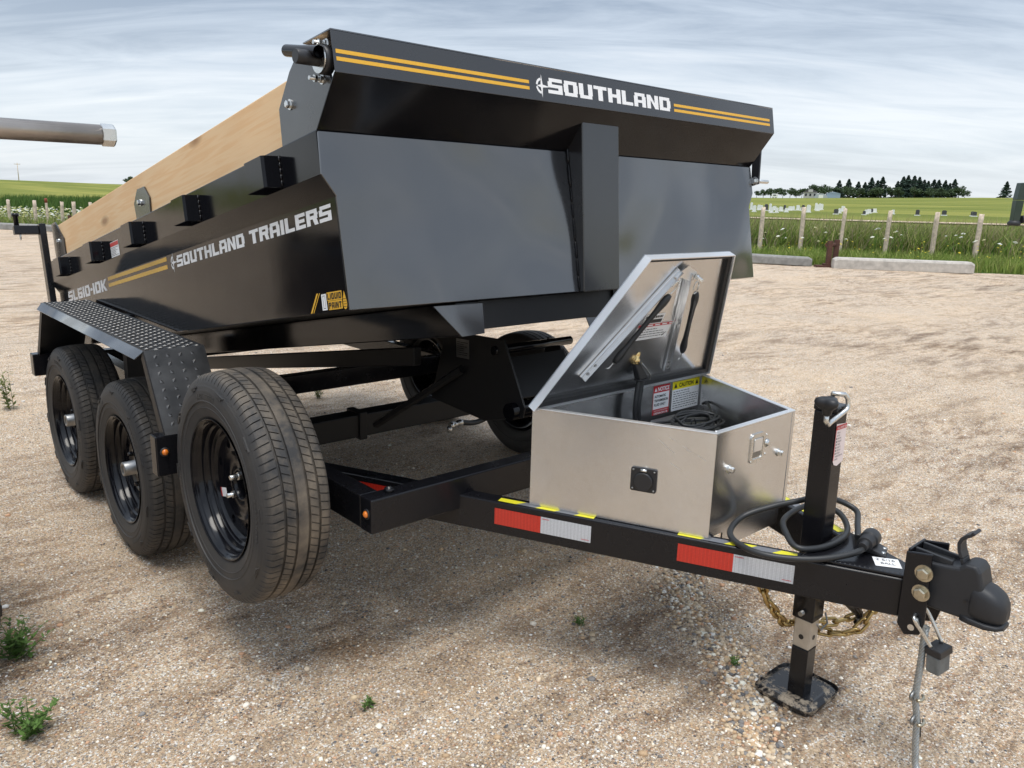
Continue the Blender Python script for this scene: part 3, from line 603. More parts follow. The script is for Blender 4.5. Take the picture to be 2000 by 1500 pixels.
# side walls
prof = [(-.925, 0), (-.925, .281), (-.957, .335), (-.957, .441), (-.885, .441), (-.885, .34), (-.915, .28), (-.915, 0)]
sw = {}
for sx in (-1, 1):
    o = obj('side_wall', B().prism([(x * -sx, z) for x, z in prof], 'y', .0065, 2.95), 'paint', TR, BF, 0.003); sw[sx] = o
    for bc in (.275, .860, 1.425, 1.990, 2.560):
        k = B().prism([(sx * .957, bc - .060), (sx * 1.0, bc - .058), (sx * 1.006, bc - .052), (sx * 1.006, bc + .052), (sx * 1.0, bc + .058), (sx * .957, bc + .060), (sx * .957, bc + .053), (sx * .996, bc + .051), (sx * .999, bc + .048), (sx * .999, bc - .048), (sx * .996, bc - .051), (sx * .957, bc - .053)], 'z', .339, .421)
        po = obj('stake_pocket', k, 'paint', o, None, 0.001)
        if sx < 0:
            k = B(); zc = .342
            while zc < .418:
                k.tube([(-.958, bc - .061, zc), (-.960, bc - .062, zc + .008), (-.958, bc - .061, zc + .017)], [.002, .0034, .002], 6); zc += .0155
            obj('weld_bead', k, 'frame', o)
    obj('rear_post', B().box(min(sx * .972, sx * .942), max(sx * .972, sx * .942), 2.951, 3.01, -.09, .645), 'frame', TR, BF, 0.003)
    pp = obj('rear_board_plate', B().prism([(2.95, .4415), (2.95, .64), (2.87, .64), (2.742, .54), (2.747, .4415)], 'x', sx * .9165, sx * .9105), 'fascia', TR, BF, 0.001)
    obj('bolt', B().hexbolt((sx * .9165, 2.84, .538), (sx, 0, 0), .010, .010), 'steel', pp)
    pp = obj('board_tab', B().prism([(1.40, .4415), (1.387, .515), (1.432, .562), (1.515, .566), (1.573, .52), (1.563, .4415)], 'x', sx * .9165, sx * .9105), 'fascia', TR, BF, 0.001)
    obj('bolt', B().hexbolt((sx * .9165, 1.488, .511), (sx, 0, 0), .010, .012), 'steel', pp)
    obj('side_board', B().box(min(sx * .909, sx * .871), max(sx * .909, sx * .871), .06, 2.945, .442, .620), 'wood', TR, BF, 0.003)
obj('box_floor', B().box(-.914, .914, .007, 2.95, .0, .008), 'under', TR, BF)
tg = obj('tailgate', B().box(-.898, .898, 2.96, 3.0, .0, .60), 'paint', TR, BF, 0.003)
# top latch arm of the tailgate, standing out past the left post
k = B().box(-1.085, -.973, 2.962, 3.002, .592, .636); la = obj('latch_arm', k, 'frame', TR, BF, 0.003)
obj('latch_pin', B().lathe([(0, .012), (.045, .012), (.047, .017), (.062, .017)], (-1.068, 2.98, .637), (0, 0, 1), 14), 'frame', la)
obj('pull_ring', B().tube([(-1.058 + .0 * t, 2.98 + .012 * math.cos(t), .582 + .018 * math.sin(t)) for t in np.linspace(0, 6.283, 15)[:-1]], .0025, 6, True), 'steel', la)
# side lettering and stickers
for v0 in (.2615, .2335): b = B(); rect(b, SIDE, -2.035, v0, -1.262, v0 + .015); obj('stripe', b, 'yellow', sw[-1])
b = B(); block_text(b, SIDE, 'SOUTHLAND', -1.160, .229, .592, .040); obj('lettering', b, 'white', sw[-1]); b = B(); block_text(b, SIDE, 'TRAILERS', -.530, .229, .495, .040); obj('lettering', b, 'white', sw[-1]); b = B(); compass_logo(b, SIDE, -1.196, .249, .072); obj('compass_emblem', b, 'white', sw[-1]); b = B()
block_text(b, SIDE, 'SL610-10K', -2.770, .222, .705, .051); obj('lettering', b, 'white', sw[-1])
b = B(); block_text(b, SIDE, 'TON', -2.60, .190, .16, .022); obj('small_lettering', b, 'white', sw[-1])
b = B()
b.poly([SIDE.p(-.205, .004, .0006), SIDE.p(-.196, .004, .0006), SIDE.p(-.152, .054, .0006), SIDE.p(-.161, .054, .0006)]); b.poly([SIDE.p(-.190, .004, .0006), SIDE.p(-.186, .004, .0006), SIDE.p(-.142, .054, .0006), SIDE.p(-.146, .054, .0006)])
rect(b, SIDE, -.107, .0305, -.030, .0525, .0006); rect(b, SIDE, -.104, .007, -.032, .0295, .0006)
DROP = [(0, 1.0), (.22, .62), (.42, .25), (.45, -.05), (.30, -.30), (0, -.38), (-.30, -.30), (-.45, -.05), (-.42, .25), (-.22, .62)]
b.poly([SIDE.p(-.0185 + x * .022, .017 + y * .034, .0006) for x, y in DROP]); obj('paint_badge', b, 'yellow', sw[-1])
b = B(); block_text(b, SIDE, 'LIQUID', -.104, .0335, .071, .016, .0012, .9); block_text(b, SIDE, 'PAINT', -.101, .010, .066, .016, .0012, .9)
for k in range(4): rect(b, SIDE, -.028, .0105 + k * .0065, -.010, .0117 + k * .0065, .0012)
obj('badge_lettering', b, 'sblack', sw[-1])
b = B()
for (u0, v0, u1, v1) in ((-.137, .008, -.130, .05), (-.118, .008, -.111, .05), (-.1299, .008, -.1181, .012), (-.1299, .046, -.1181, .05), (-.1285, .0135, -.1195, .0445)): rect(b, SIDE, u0, v0, u1, v1, .0006)
obj('badge_symbol', b, 'white', sw[-1])
b = B(); rect(b, RAILF, -1.815, .337, -1.70, .398); st = obj('sticker', b, 'white', sw[-1])
b = B(); rect(b, RAILF, -1.813, .380, -1.702, .396, .0012); obj('sticker_header', b, 'sred', sw[-1])
b = B(); text_lines(b, RAILF, -1.81, -1.71, .34, .377, 6, .0022); obj('sticker_text', b, 'sblack', sw[-1])
# box underframe
for sx in (-1, 1):
    s0, s1 = sorted((sx * .485, sx * .57)); obj('box_sill', B().box(s0, s1, .03, 2.95, -.098, -.002), 'paint', TR, BF, 0.003)
obj('gusset_plate', B().prism([(-.655, -.008), (-.482, -.010), (-.484, -.097), (-.567, -.099)], 'y', .018, .024), 'panel', TR, BF)
obj('gusset_plate', B().prism([(.655, -.008), (.482, -.010), (.484, -.097), (.567, -.099)], 'y', .018, .024), 'panel', TR, BF)
obj('front_cross_channel', B().box(-.484, .60, .035, .085, -.085, -.001), 'under', TR, BF, 0.002)
for i in range(1, 8): obj('floor_cross_channel', B().box(-.484, .484, .02 + i * .4, .07 + i * .4, -.052, -.001), 'under', TR, BF)
for x in (.10, .16): obj('cross_channel_web', B().box(x - .003, x + .003, .025, .09, -.088, -.002), 'paint', TR, BF)

# chassis in the world frame
XC = 0.02
def rx(y): return -.487 - .4547 * (y + .1155)
def mx_(x): return 2 * XC - x
Z0, Z1 = .403, .505
rails = {}
for sx in (-1, 1):
    g = (lambda x: x) if sx < 0 else mx_
    P = [(g(rx(.55)), .55), (g(rx(-1.15)), -1.15), (g(rx(-1.15) + .05), -1.15), (g(rx(.55) + .066), .55)]
    rails[sx] = obj('tongue_rail', B().prism(P, 'z', Z0, Z1), 'frame', TR, None, 0.005, 3)
    x0, x1 = sorted((sx * .79, sx * .73)); obj('chassis_rail', B().box(x0, x1, .5, 3.0, Z0, Z1), 'frame', TR, None, 0.004)
for y in (1.75, 2.93): obj('chassis_cross_member', B().box(-.729, .729, y, y + .06, Z0 + .002, Z1 - .003), 'frame', TR, None, 0.003)
# spare wheel carrier: cross beam over the tongue with a side arm
cb = obj('cross_beam', B().box(-.8375, .84, -.034, .026, .458, .561), 'frame', TR, None, 0.005, 3)
arm = obj('spare_carrier_arm', B().box(-.8365, -.777, .0265, .46, .459, .560), 'frame', TR, None, 0.005, 3)
obj('pipe_cap', B().lathe([(0, .014), (.012, .014), (.012, .010), (.004, .010)], (-.76, -.005, .561), (0, 0, 1), 18), 'frame', cb)
def marker(parent, o_, ax):
    hs = obj('marker_light', B().lathe([(0, .015), (.003, .015), (.004, .011)], o_, ax, 20), 'plastic', TR)
    obj('lens', B().lathe([(.004, .0105), (.008, .009), (.011, .005), (.012, .001)], o_, ax, 20), 'amber', hs)
marker(cb, (-.8375, -.012, .515), (-1, 0, 0))
# reflective tapes and hazard tape on the left rail
dr = Vector((.41393, -.91031, 0)); RF = Fr((rx(-.1155), -.1155, 0), dr, (0, 0, 1)); RF.ez = Vector((-.91031, -.41393, 0))
for s0 in (.029, .580):
    b = B(); rect(b, RF, s0, .434, s0 + .1485, .485, .0008, .0006); obj('red_reflector', b, 'tred', rails[-1])
    b = B(); rect(b, RF, s0 + .1487, .434, s0 + .303, .485, .0008, .0006); wt = obj('silver_reflector', b, 'twhite', rails[-1])
    b = B(); text_lines(b, RF, s0 + .152, s0 + .175, .476, .482, 1, .0022, .0018, 3); text_lines(b, RF, s0 + .275, s0 + .298, .438, .444, 1, .0022, .0018, 4); obj('reflector_print', b, 'sred', rails[-1])
b = B(); rect(b, RF, -.46, .436, -.29, .486, .0008, .0006); obj('red_reflector', b, 'tred', rails[-1])
b = B(); rect(b, RF, -.2898, .436, -.14, .486, .0008, .0006); obj('silver_reflector', b, 'twhite', rails[-1])
for sx in (-1, 1):
    for s0, L_ in ((.035, .30), (.575, .31)):
        k = 0; s = s0
        TOP = Fr((rx(-.1155), -.1155, Z1), dr, (0, 0, 1)); inn = Vector((.91031, .41393, 0))
        def tp(s_, c): 
            v = Vector((rx(-.1155), -.1155, Z1 + .0008)) + dr * s_ + inn * c
            return v if sx < 0 else Vector((mx_(v.x), v.y, v.z))
        w_ = L_ / 5
        for k in range(5):
            a0, a1 = s0 + k * w_, s0 + (k + 1) * w_; c0, c1, sh = .007, .033, .022
            bb_ = B().poly([tp(a0, c0), tp(a1, c0), tp(a1 + sh * (k < 4), c1), tp(a0 + sh * (k > 0), c1)]); obj('hazard_tape' if k % 2 == 0 else 'hazard_tape_grey', bb_, 'hazard' if k % 2 == 0 else 'hazgrey', rails[sx])
# nose plate, stickers
npl = obj('nose_plate', B().prism([(rx(-.925) + .012, -.925), (mx_(rx(-.925)) - .012, -.925), (mx_(rx(-1.15)) - .004, -1.152), (rx(-1.15) + .004, -1.152)], 'z', Z1 + .001, Z1 + .008), 'frame', TR, None, 0.002)
NP = Fr((-.005, -1.07, Z1 + .0085), (.55, -.835, 0), (.835, .55, 0))
b = B(); rect(b, NP, .0, -.012, .062, .042, .0004); st = obj('sticker', b, 'white', npl)
b = B(); font_text(b, NP, '2 5/16', .006, .022, .018, .001); font_text(b, NP, 'BALL', .014, .002, .016, .001); obj('sticker_text', b, 'sblack', npl)
b = B(); q = random.Random(9); y = -.93
while y > -1.14:
    x = rx(y) + .012; b.tube([(x, y, Z1 + .003), (x + .004, y - .006, Z1 + .006), (x + .004, y - .012, Z1 + .003)], [.002, .0042, .002], 6); y -= .0105
obj('weld_bead', b, 'frame', npl)
# coupler
chl = B()
for sx in (-1, 1):
    x0, x1 = sorted((XC + sx * .047, XC + sx * .055))
    chl.prism([(-1.150, .586), (-1.209, .597), (-1.214, .42), (-1.206, .385), (-1.172, .372), (-1.152, .395)], 'x', x0, x1)
chl.box(XC - .0468, XC + .0468, -1.158, -1.150, .40, .592)
ch = obj('coupler_channel', chl, 'frame', TR, None, 0.003)
for z in (.546, .495): obj('bolt', B().hexbolt((XC - .055, -1.197, z), (-1, 0, 0), .0155, .014), 'bolt', ch)
obj('pin_hole', B().lathe([(0, .008), (.0006, .008)], (XC - .0551, -1.186, .398), (-1, 0, 0), 14), 'steel', ch)
def srect(y, hw, z0, z1, n=28, e_=0.42):
    r = []
    for j in range(n):
        t = 2 * math.pi * j / n; c, s = math.cos(t), math.sin(t)
        x = math.copysign(abs(c) ** e_, c) * hw; z = (z0 + z1) / 2 + math.copysign(abs(s) ** e_, s) * (z1 - z0) / 2
        r.append((XC + x, y, z))
    return r
sec = [(-1.165, .034, .462, .566), (-1.225, .034, .457, .574), (-1.248, .035, .455, .577), (-1.258, .038, .455, .580), (-1.270, .041, .456, .590), (-1.293, .042, .458, .592), (-1.302, .042, .459, .584), (-1.310, .0415, .460, .556), (-1.322, .0415, .461, .545), (-1.338, .040, .463, .540), (-1.351, .035, .466, .531), (-1.361, .027, .471, .518), (-1.366, .014, .479, .503)]
cp = obj('coupler', B().prism([(-1.165, .566), (-1.225, .573), (-1.250, .577), (-1.262, .580), (-1.274, .593), (-1.298, .594), (-1.308, .580), (-1.318, .545), (-1.325, .500), (-1.322, .466), (-1.290, .457), (-1.225, .455), (-1.165, .460)], 'x', XC - .036, XC + .036), 'matte', TR, None, .008, 3)
sec = [(-1.292, .034, .466, .545), (-1.300, .040, .461, .550), (-1.315, .0415, .459, .549), (-1.330, .0415, .460, .545), (-1.344, .039, .462, .538), (-1.355, .034, .465, .529), (-1.363, .026, .469, .517), (-1.368, .014, .476, .503)]
obj('ball_socket', B().loop([srect(*s, e_=.58) for s in sec]), 'matte', cp)
obj('socket_skirt', B().loop([srect(-1.280, .037, .452, .470, e_=.3), srect(-1.300, .0425, .4515, .468, e_=.3), srect(-1.335, .0435, .4515, .467, e_=.35), srect(-1.356, .036, .453, .467, e_=.5), srect(-1.368, .020, .455, .466, e_=.6)]), 'matte', cp)
obj('latch_slot', B().box(XC - .018, XC + .018, -1.240, -1.170, .566, .5785), 'sblack', cp, None, 0.004)
k = B()
for sx in (-1, 1): x0, x1 = sorted((XC + sx * .019, XC + sx * .027)); k.prism([(-1.16, .567), (-1.245, .574), (-1.245, .586), (-1.16, .592)], 'x', x0, x1)
obj('slot_wall', k, 'matte', cp, None, 0.002)
lv = [(-1.262, .576), (-1.256, .594), (-1.248, .612), (-1.245, .630), (-1.250, .645), (-1.260, .655), (-1.270, .661), (-1.274, .668)]
k = B()
for (a, c) in zip(lv, lv[1:]):
    d = (Vector((0, c[0], c[1])) - Vector((0, a[0], a[1]))).normalized(); n = Vector((0, -d.z, d.y)) * .008
    wA = .020
    k.hull8([(XC - wA, a[0], a[1]), (XC + wA, a[0], a[1]), (XC + wA, c[0], c[1]), (XC - wA, c[0], c[1]), (XC - wA, a[0] + n.y, a[1] + n.z), (XC + wA, a[0] + n.y, a[1] + n.z), (XC + wA, c[0] + n.y, c[1] + n.z), (XC - wA, c[0] + n.y, c[1] + n.z)])
obj('latch_lever', k, 'matte', cp, None, 0.0015)
obj('safety_hole', B().lathe([(0, .004), (.0006, .004)], (XC - .0425, -1.288, .505), (-1, 0, 0), 12), 'sblack', cp)
k = B(); CT = Fr((XC - .0335, 0, 0), (0, -1, 0), (0, 0, 1))
for r_ in range(5): text_lines(k, CT, 1.218, 1.262, .478 + r_ * .011, .489 + r_ * .011, 1, .0028, .0030, r_ + 20)
obj('cast_lettering', k, 'matte', cp)
# jack
JX = lambda z: .062 - .020 * z
JY = -.885
def leg(x_, r, z0, z1): 
    return B().hull8([(JX(z0) - r, JY - r, z0), (JX(z0) + r, JY - r, z0), (JX(z0) + r, JY + r, z0), (JX(z0) - r, JY + r, z0), (JX(z1) - r, JY - r, z1), (JX(z1) + r, JY - r, z1), (JX(z1) + r, JY + r, z1), (JX(z1) - r, JY + r, z1)])
jk = empty('jack', (JX(0), JY, 0), TR)
jt = obj('outer_tube', leg(0, .031, .262, .868), 'frame', jk, None, 0.004, 3)
obj('top_cap', leg(0, .033, .868, .885), 'frame', jk, None, 0.004)
dl = obj('drop_leg_pale_section', leg(0, .0245, .172, .2615), 'leg', jk, None, 0.003)
obj('drop_leg', leg(0, .0245, .02, .1715), 'frame', jk, None, 0.003)
for (o_, ax) in (((JX(.21) - .0246, JY, .207), (-1, 0, 0)), ((JX(.21), JY - .0246, .207), (0, -1, 0))): obj('leg_hole', B().lathe([(0, .0075), (.0005, .0075)], o_, ax, 14), 'sblack', jk)
fx, fy = .080, -.868
k = B(); n8 = []
for (r_, z_) in ((.070, .022), (.078, .024), (.098, .012), (.101, .020), (.097, .004)):
    n8.append([(fx + r_ * (abs(math.cos(t)) ** .35) * math.copysign(1, math.cos(t)), fy + r_ * .92 * (abs(math.sin(t)) ** .35) * math.copysign(1, math.sin(t)), z_) for t in np.linspace(0, 2 * math.pi, 33)[:-1]])
k.loop(n8, False); obj('foot', k, 'footmat', jk)
k = B(); kr = []
for (r_, z_) in ((.008, .878), (.011, .880), (.0125, .892), (.020, .899), (.026, .906), (.0275, .913), (.025, .921), (.016, .925), (.010, .922)):
    kr.append([(-.058 + r_ * (1 + (.22 * math.cos(3 * t) if z_ > .896 else 0)) * math.cos(t), -.924 + r_ * (1 + (.22 * math.cos(3 * t) if z_ > .896 else 0)) * math.sin(t), z_) for t in np.linspace(0, 2 * math.pi, 37)[:-1]])
k.loop(kr); obj('crank_knob', k, 'plastic', jk)
obj('crank_rod', B().tube([(-.058, -.924, .880), (-.057, -.924, .862), (-.047, -.926, .852), (-.034, -.926, .857), (.044, -.926, .876), (.052, -.926, .886), (.049, -.924, .906), (.038, -.920, .918), (.006, -.905, .922), (.040, -.888, .915), (.043, -.886, .886)], .0062, 10), 'steel', jk)
k = B().tube([(JX(.27) - .034, JY - .045, .270), (JX(.26) - .012, JY - .047, .245), (JX(.26) + .020, JY - .05, .255), (JX(.26) + .045, JY - .03, .27)], .0025, 6); k.lathe([(-.045, .007), (.05, .007)], (JX(.29), JY, .285), (1, 0, 0), 10)
obj('lock_pin', k, 'dull', jk)
TGF = Fr((JX(.78) - .026, JY - .0325, .727), (1, 0, 0), (-.020, 0, 1))
k = B(); k.poly([TGF.p(u, v, .0004) for u, v in ((0, .012), (.008, 0), (.026, -.006), (.058, .002), (.058, .108), (.0, .114))]); tgo = obj('inspection_tag', k, 'pink', jk)
k = B(); rect(k, TGF, .0, .096, .058, .108, .001); rect(k, TGF, .0, .012, .0025, .0959, .001); obj('tag_border', k, 'sred', jk)
k = B(); font_text(k, TGF, 'FINAL INSPECTION', .004, .0985, .009, .0016, .052); obj('tag_title', k, 'white', jk)
k = B()
for i, tx in enumerate(('VIN #:', 'DATE:', 'FRAME', 'BRAKES', 'TIRES', 'LIGHTS', 'DECALS', 'HITCH', 'INSPECTED BY', 'DATE:')):
    v = .086 - i * .0082; font_text(k, TGF, tx, .008 + (.006 if 2 <= i < 8 else 0), v, .0062, .001)
    if 2 <= i < 8: rect(k, TGF, .006, v, .0105, v + .0045, .001)
obj('tag_text', k, 'sblack', jk)
# safety chains under the tongue
def catmull(P, n=8, closed=False):
    P = [Vector(p) for p in P]; out_ = []
    m_ = len(P); rg_ = range(m_) if closed else range(m_ - 1)
    for i in rg_:
        p1, p2 = P[i], P[(i + 1) % m_]
        p0 = P[i - 1] if (closed or i > 0) else p1 * 2 - p2; p3 = P[(i + 2) % m_] if (closed or i + 2 < m_) else p2 * 2 - p1
        for j in range(n):
            t = j / n; out_.append(0.5 * ((2 * p1) + (p2 - p0) * t + (2 * p0 - 5 * p1 + 4 * p2 - p3) * t * t + (3 * p1 - p0 - 3 * p2 + p3) * t ** 3))
    if not closed: out_.append(P[-1])
    return out_
lk = B().tube([(.0105 * math.sin(t), (.013 if math.cos(t) > 0 else -.013) + .0105 * math.cos(t), 0) for t in np.linspace(0, 2 * math.pi, 17)[:-1]], .0047, 7, True)
lbm = lk.bm; lme = bpy.data.meshes.new('link'); bmesh.ops.recalc_face_normals(lbm, faces=lbm.faces[:]); lbm.to_mesh(lme); lbm.free(); lme.materials.append(MT['gold'])
def chain(name, P, parent, label):
    root = empty(name, P[0], parent); pts = catmull(P, 30); acc = 0; last = pts[0]; k = 0; step = .036
    for a, c in zip(pts, pts[1:]):
        seg_ = (c - a).length
        while acc + seg_ >= step:
            t = (step - acc) / max(seg_, 1e-9); a = a.lerp(c, t); seg_ = (c - a).length; acc = 0
            d = (c - last).normalized() if (c - last).length > 1e-6 else Vector((0, 1, 0))
            d = (a - last).normalized(); q_ = Vector((0, 1, 0)).rotation_difference(d).to_matrix().to_4x4()
            o_ = bpy.data.objects.new('link', lme); link(o_, root, Matrix.Translation((a + last) / 2) @ q_ @ Matrix.Rotation(RAD(45 + 90 * (k % 2)), 4, 'Y')); k += 1; last = a.copy()
        acc += seg_
    return root
chain('safety_chain', [(-.120, -.826, .405), (-.091, -.84, .34), (-.045, -.846, .289), (.010, -.842, .240), (.079, -.838, .212), (.128, -.90, .196), (.158, -.96, .204), (.177, -.985, .229), (.197, -1.0, .268), (.21, -1.02, .345)], TR, '')
chain('safety_chain', [(.095, -.84, .222), (.119, -.90, .228), (.166, -.93, .229), (.199, -.955, .243), (.215, -.98, .268), (.235, -1.01, .33)], TR, '')
k = B().tube([(.09, -.94, .40), (.12, -.95, .325), (.155, -.957, .295), (.195, -.967, .262), (.205, -.97, .236), (.185, -.968, .232)], [.008, .011, .012, .013, .010, .008], 10)
hk = obj('clevis_hook', k, 'frame', TR); obj('clevis_pin', B().lathe([(-.012, .0075), (.012, .0075)], (.194, -.972, .238), (-.8, -.6, 0), 12), 'dull', hk)

# axles, hoist and hydraulics
obj('front_axle', B().box(-.90, .90, 1.255, 1.355, .290, .398), 'under', TR, None, 0.006)
obj('axle_collar', B().box(-.10, -.06, 1.243, 1.367, .278, .410), 'under', TR, None, 0.006)
obj('rear_axle', B().lathe([(-.90, .036), (.90, .036)], (0, 2.148, .337), (1, 0, 0), 18), 'under', TR)
for sx in (-1, 1):
    for yc in (1.305, 2.148):
        k = B()
        for i in range(4): k.prism([(yc - .34 + i * .05, .412 + i * .002), (yc - .15, .392 - i * .009), (yc + .15, .392 - i * .009), (yc + .34 - i * .05, .412 + i * .002), (yc + .34 - i * .05, .405), (yc + .15, .384 - i * .009), (yc - .15, .384 - i * .009), (yc - .34 + i * .05, .405)], 'x', *sorted((sx * .735, sx * .785)))
        obj('leaf_spring', k, 'under', TR)
    x0, x1 = (-.285, -.25)
    if sx < 0: obj('hoist_arm', B().prism([(.55, .845), (2.75, .44), (2.75, .37), (.55, .775)], 'x', x0, x1), 'under', TR, None, 0.004)
    xa, xb = (-.153, -.145) if sx < 0 else (.215, .223)
    obj('hoist_plate', B().prism([(.53, .90), (.20, .912), (.085, .693), (.095, .655), (.30, .60), (.62, .62)] if sx < 0 else [(.36, .865), (.30, .845), (.166, .694), (.18, .64), (.42, .60)], 'x', xa, xb), 'under', TR, None, 0.002)
hp = obj('hoist_cross_tube', B().lathe([(-.16, .016), (.225, .016)], (0, .245, .868), (1, 0, 0), 16), 'paint', TR)
obj('hoist_cross_tube', B().lathe([(-.18, .030), (.30, .030)], (0, .135, .672), (1, 0, 0), 18), 'paint', TR)
obj('hoist_cover', B().prism([(.265, .83), (.175, .70), (.18, .695), (.27, .825)], 'x', -.14, .21), 'under', TR)
obj('hydraulic_cylinder', B().lathe([(0, .04), (.32, .04), (.325, .022), (.45, .022)], (.03, .70, .66), (0, -.96, .28), 20), 'under', TR)
obj('brace_bar', B().tube([(-.16, .42, .77), (-.20, .95, .44)], .016, 6, flat=True), 'under', TR)
k = B(); PL = Fr((-.1535, .46, .81), (0, -1, .04), (0, .04, 1)); rect(k, PL, 0, 0, .075, .07, .001, .001); pc = obj('data_plate', k, 'dull', TR)
k = B(); text_lines(k, PL, .006, .068, .008, .062, 7, .003, .0026); obj('plate_text', k, 'sblack', pc)
hs = obj('hydraulic_hose', B().tube(catmull([(.22, .9, .391), (.28, .9, .378), (.34, .9, .380), (.40, .9, .40), (.449, .9, .43), (.49, .9, .475), (.50, .92, .54)], 8), .0125, 12), 'cable', TR)
k = B().lathe([(0, .016), (.02, .016), (.02, .012), (.05, .012), (.05, .015), (.07, .015)], (.155, .9, .385), (1, 0, .09), 12); k.lathe([(0, .012), (.03, .012)], (.155, .9, .385), (0, -.1, -1), 10)
obj('hose_fitting', k, 'steel', hs)

# fenders
def fender(sx):
    def X(x): return sx * x
    P = [(.70, .625), (.85, .874), (2.24, .874), (2.42, .617)]; Q = [(.7045, .6225), (.8525, .870), (2.2375, .870), (2.4155, .6145)]
    Lp = [(.732, .607), (.868, .847), (2.222, .847), (2.388, .600)]
    k = B()
    for i in range(3):
        k.hull8([(X(.94), *P[i]), (X(1.136), *P[i]), (X(1.136), *P[i + 1]), (X(.94), *P[i + 1]), (X(.94), *Q[i]), (X(1.136), *Q[i]), (X(1.136), *Q[i + 1]), (X(.94), *Q[i + 1])])
    fo = obj('fender', k, 'treadplate', TR)
    k = B()
    for i in (1,):
        k.hull8([(X(1.1362), *P[i]), (X(1.162), *Lp[i]), (X(1.162), *Lp[i + 1]), (X(1.1362), *P[i + 1]), (X(1.1362), *Q[i]), (X(1.159), Lp[i][0] + .003, Lp[i][1] - .003), (X(1.159), Lp[i + 1][0] - .003, Lp[i + 1][1] - .003), (X(1.1362), *Q[i + 1])])
    obj('fender_lip', k, 'panel', fo)
    for A_, L0, A2, L2 in ((P[0], Lp[0], P[1], Lp[1]), (P[3], Lp[3], P[2], Lp[2])):
        k = B(); k.hull8([(X(1.1365), *A_), (X(1.1365), *L0), (X(1.1365), *L2), (X(1.1365), *A2), (X(1.140), *A_), (X(1.140), *L0), (X(1.140), *L2), (X(1.140), *A2)]); obj('fender_lip', k, 'under', fo)
    k = B(); q_ = 0
    def loz(c, u, v, n, L_, W_, H_):
        A = [c + u * L_, c + v * W_, c - u * L_, c - v * W_]; R2 = [c + u * L_ * .45 + n * H_, c - u * L_ * .45 + n * H_]
        vv = k.vs(A + R2); k.f([vv[0], vv[1], vv[5], vv[4]]); k.f([vv[1], vv[2], vv[5]]); k.f([vv[2], vv[3], vv[4], vv[5]]); k.f([vv[3], vv[0], vv[4]])
    for i in range(60):
        for j in range(8):
            c = Vector((X(.965 + j * .0222), .866 + i * .0231, .8742)); s_ = 1 if (i + j) % 2 else -1
            u = Vector((.55 * s_ + .45, .7, 0)).normalized() if s_ > 0 else Vector((.8, -.6, 0)); v = Vector((-u.y, u.x, 0)); loz(c, u, v, Vector((0, 0, 1)), .0125, .0042, .0028)
    fd = Vector((0, P[1][0] - P[0][0], P[1][1] - P[0][1])).normalized(); fn = Vector((0, -fd.z, fd.y))
    for i in range(9):
        for j in range(4):
            c = Vector((X(.985 + j * .040), *P[0])) + fd * (.035 + i * .029) + fn * .0004; s_ = 1 if (i + j) % 2 else -1
            u = (Vector((1, 0, 0)) * .6 + fd * .8 * s_).normalized(); v = fn.cross(u); loz(c, u, v, fn, .009, .0065, .0013)
    tp_ = obj('tread_pattern', k, 'treadplate', fo, recalc=True); tp_['kind'] = 'stuff'
    x0, x1 = sorted((X(.88), X(1.168)))
    br = obj('fender_bracket', B().box(x0, x1, .700, .752, .492, .6245), 'frame', TR, None, 0.004); marker(br, (X(1.142), .700, .572), (0, -1, 0))
    br = obj('fender_bracket', B().box(x0, x1, 2.385, 2.445, .510, .6145), 'frame', TR, None, 0.004)
fender(-1); fender(1)
obj('fender_brace', B().box(-.95, -.80, 1.70, 1.75, .50, .8695), 'under', TR)

# wheels
def tyre_mesh():
    gr = (.018, .050); R0 = .345
    def crown(x): return R0 - .007 * (x / .078) ** 2
    half = [(0.0, 0), (.008, 0), (.0138, 0), (.0143, 1), (.0215, 1), (.0220, 0), (.034, 0), (.0458, 0), (.0463, 1), (.0535, 1), (.0540, 0), (.066, 0), (.076, 0)]
    pr = [(x, crown(x) - .0075 * g_) for x, g_ in half]
    side = [(.0835, .3335), (.0895, .325), (.0945, .315), (.0985, .305), (.1018, .292), (.1030, .277), (.1028, .2645), (.1040, .2635), (.1040, .2615), (.1005, .2600), (.0995, .2440), (.1005, .2430), (.0990, .2412), (.0965, .232), (.0925, .218), (.0865, .2085), (.078, .204)]
    H = pr + side; full = [(-x, r) for x, r in H[::-1]] + H[1:]
    P_ = 92; cols = []
    for p in range(P_):
        for t, dp in ((0, 0), (.02, 1), (.15, 1), (.17, 0)): cols.append(((p + t) * 2 * math.pi / P_, dp))
    V = []; nP = len(full)
    for a, dp in cols:
        for x, r in full:
            ax_ = abs(x); cut = 0
            if .0540 <= ax_ <= .092: cut = .0052 if ax_ < .08 else .0035
            elif .0220 <= ax_ <= .0458: cut = .0040
            sh = (ax_ * 1.6 if ax_ > .05 else ax_ * 3.0 * (1 if x > 0 else -1)) * .45 + (.05 if .05 < ax_ else 0)
            aa = a + (sh if ax_ < .098 else 0); rr = r - dp * cut
            V.append((x, rr * math.cos(aa), rr * math.sin(aa)))
    V = np.array(V); nc = len(cols); F = []
    I = np.arange(nc)[:, None] * nP + np.arange(nP - 1)[None]; J = ((np.arange(nc) + 1) % nc)[:, None] * nP + np.arange(nP - 1)[None]
    F = np.stack([I, I + 1, J + 1, J], -1).reshape(-1, 4)
    return V, F
TV, TF = tyre_mesh()
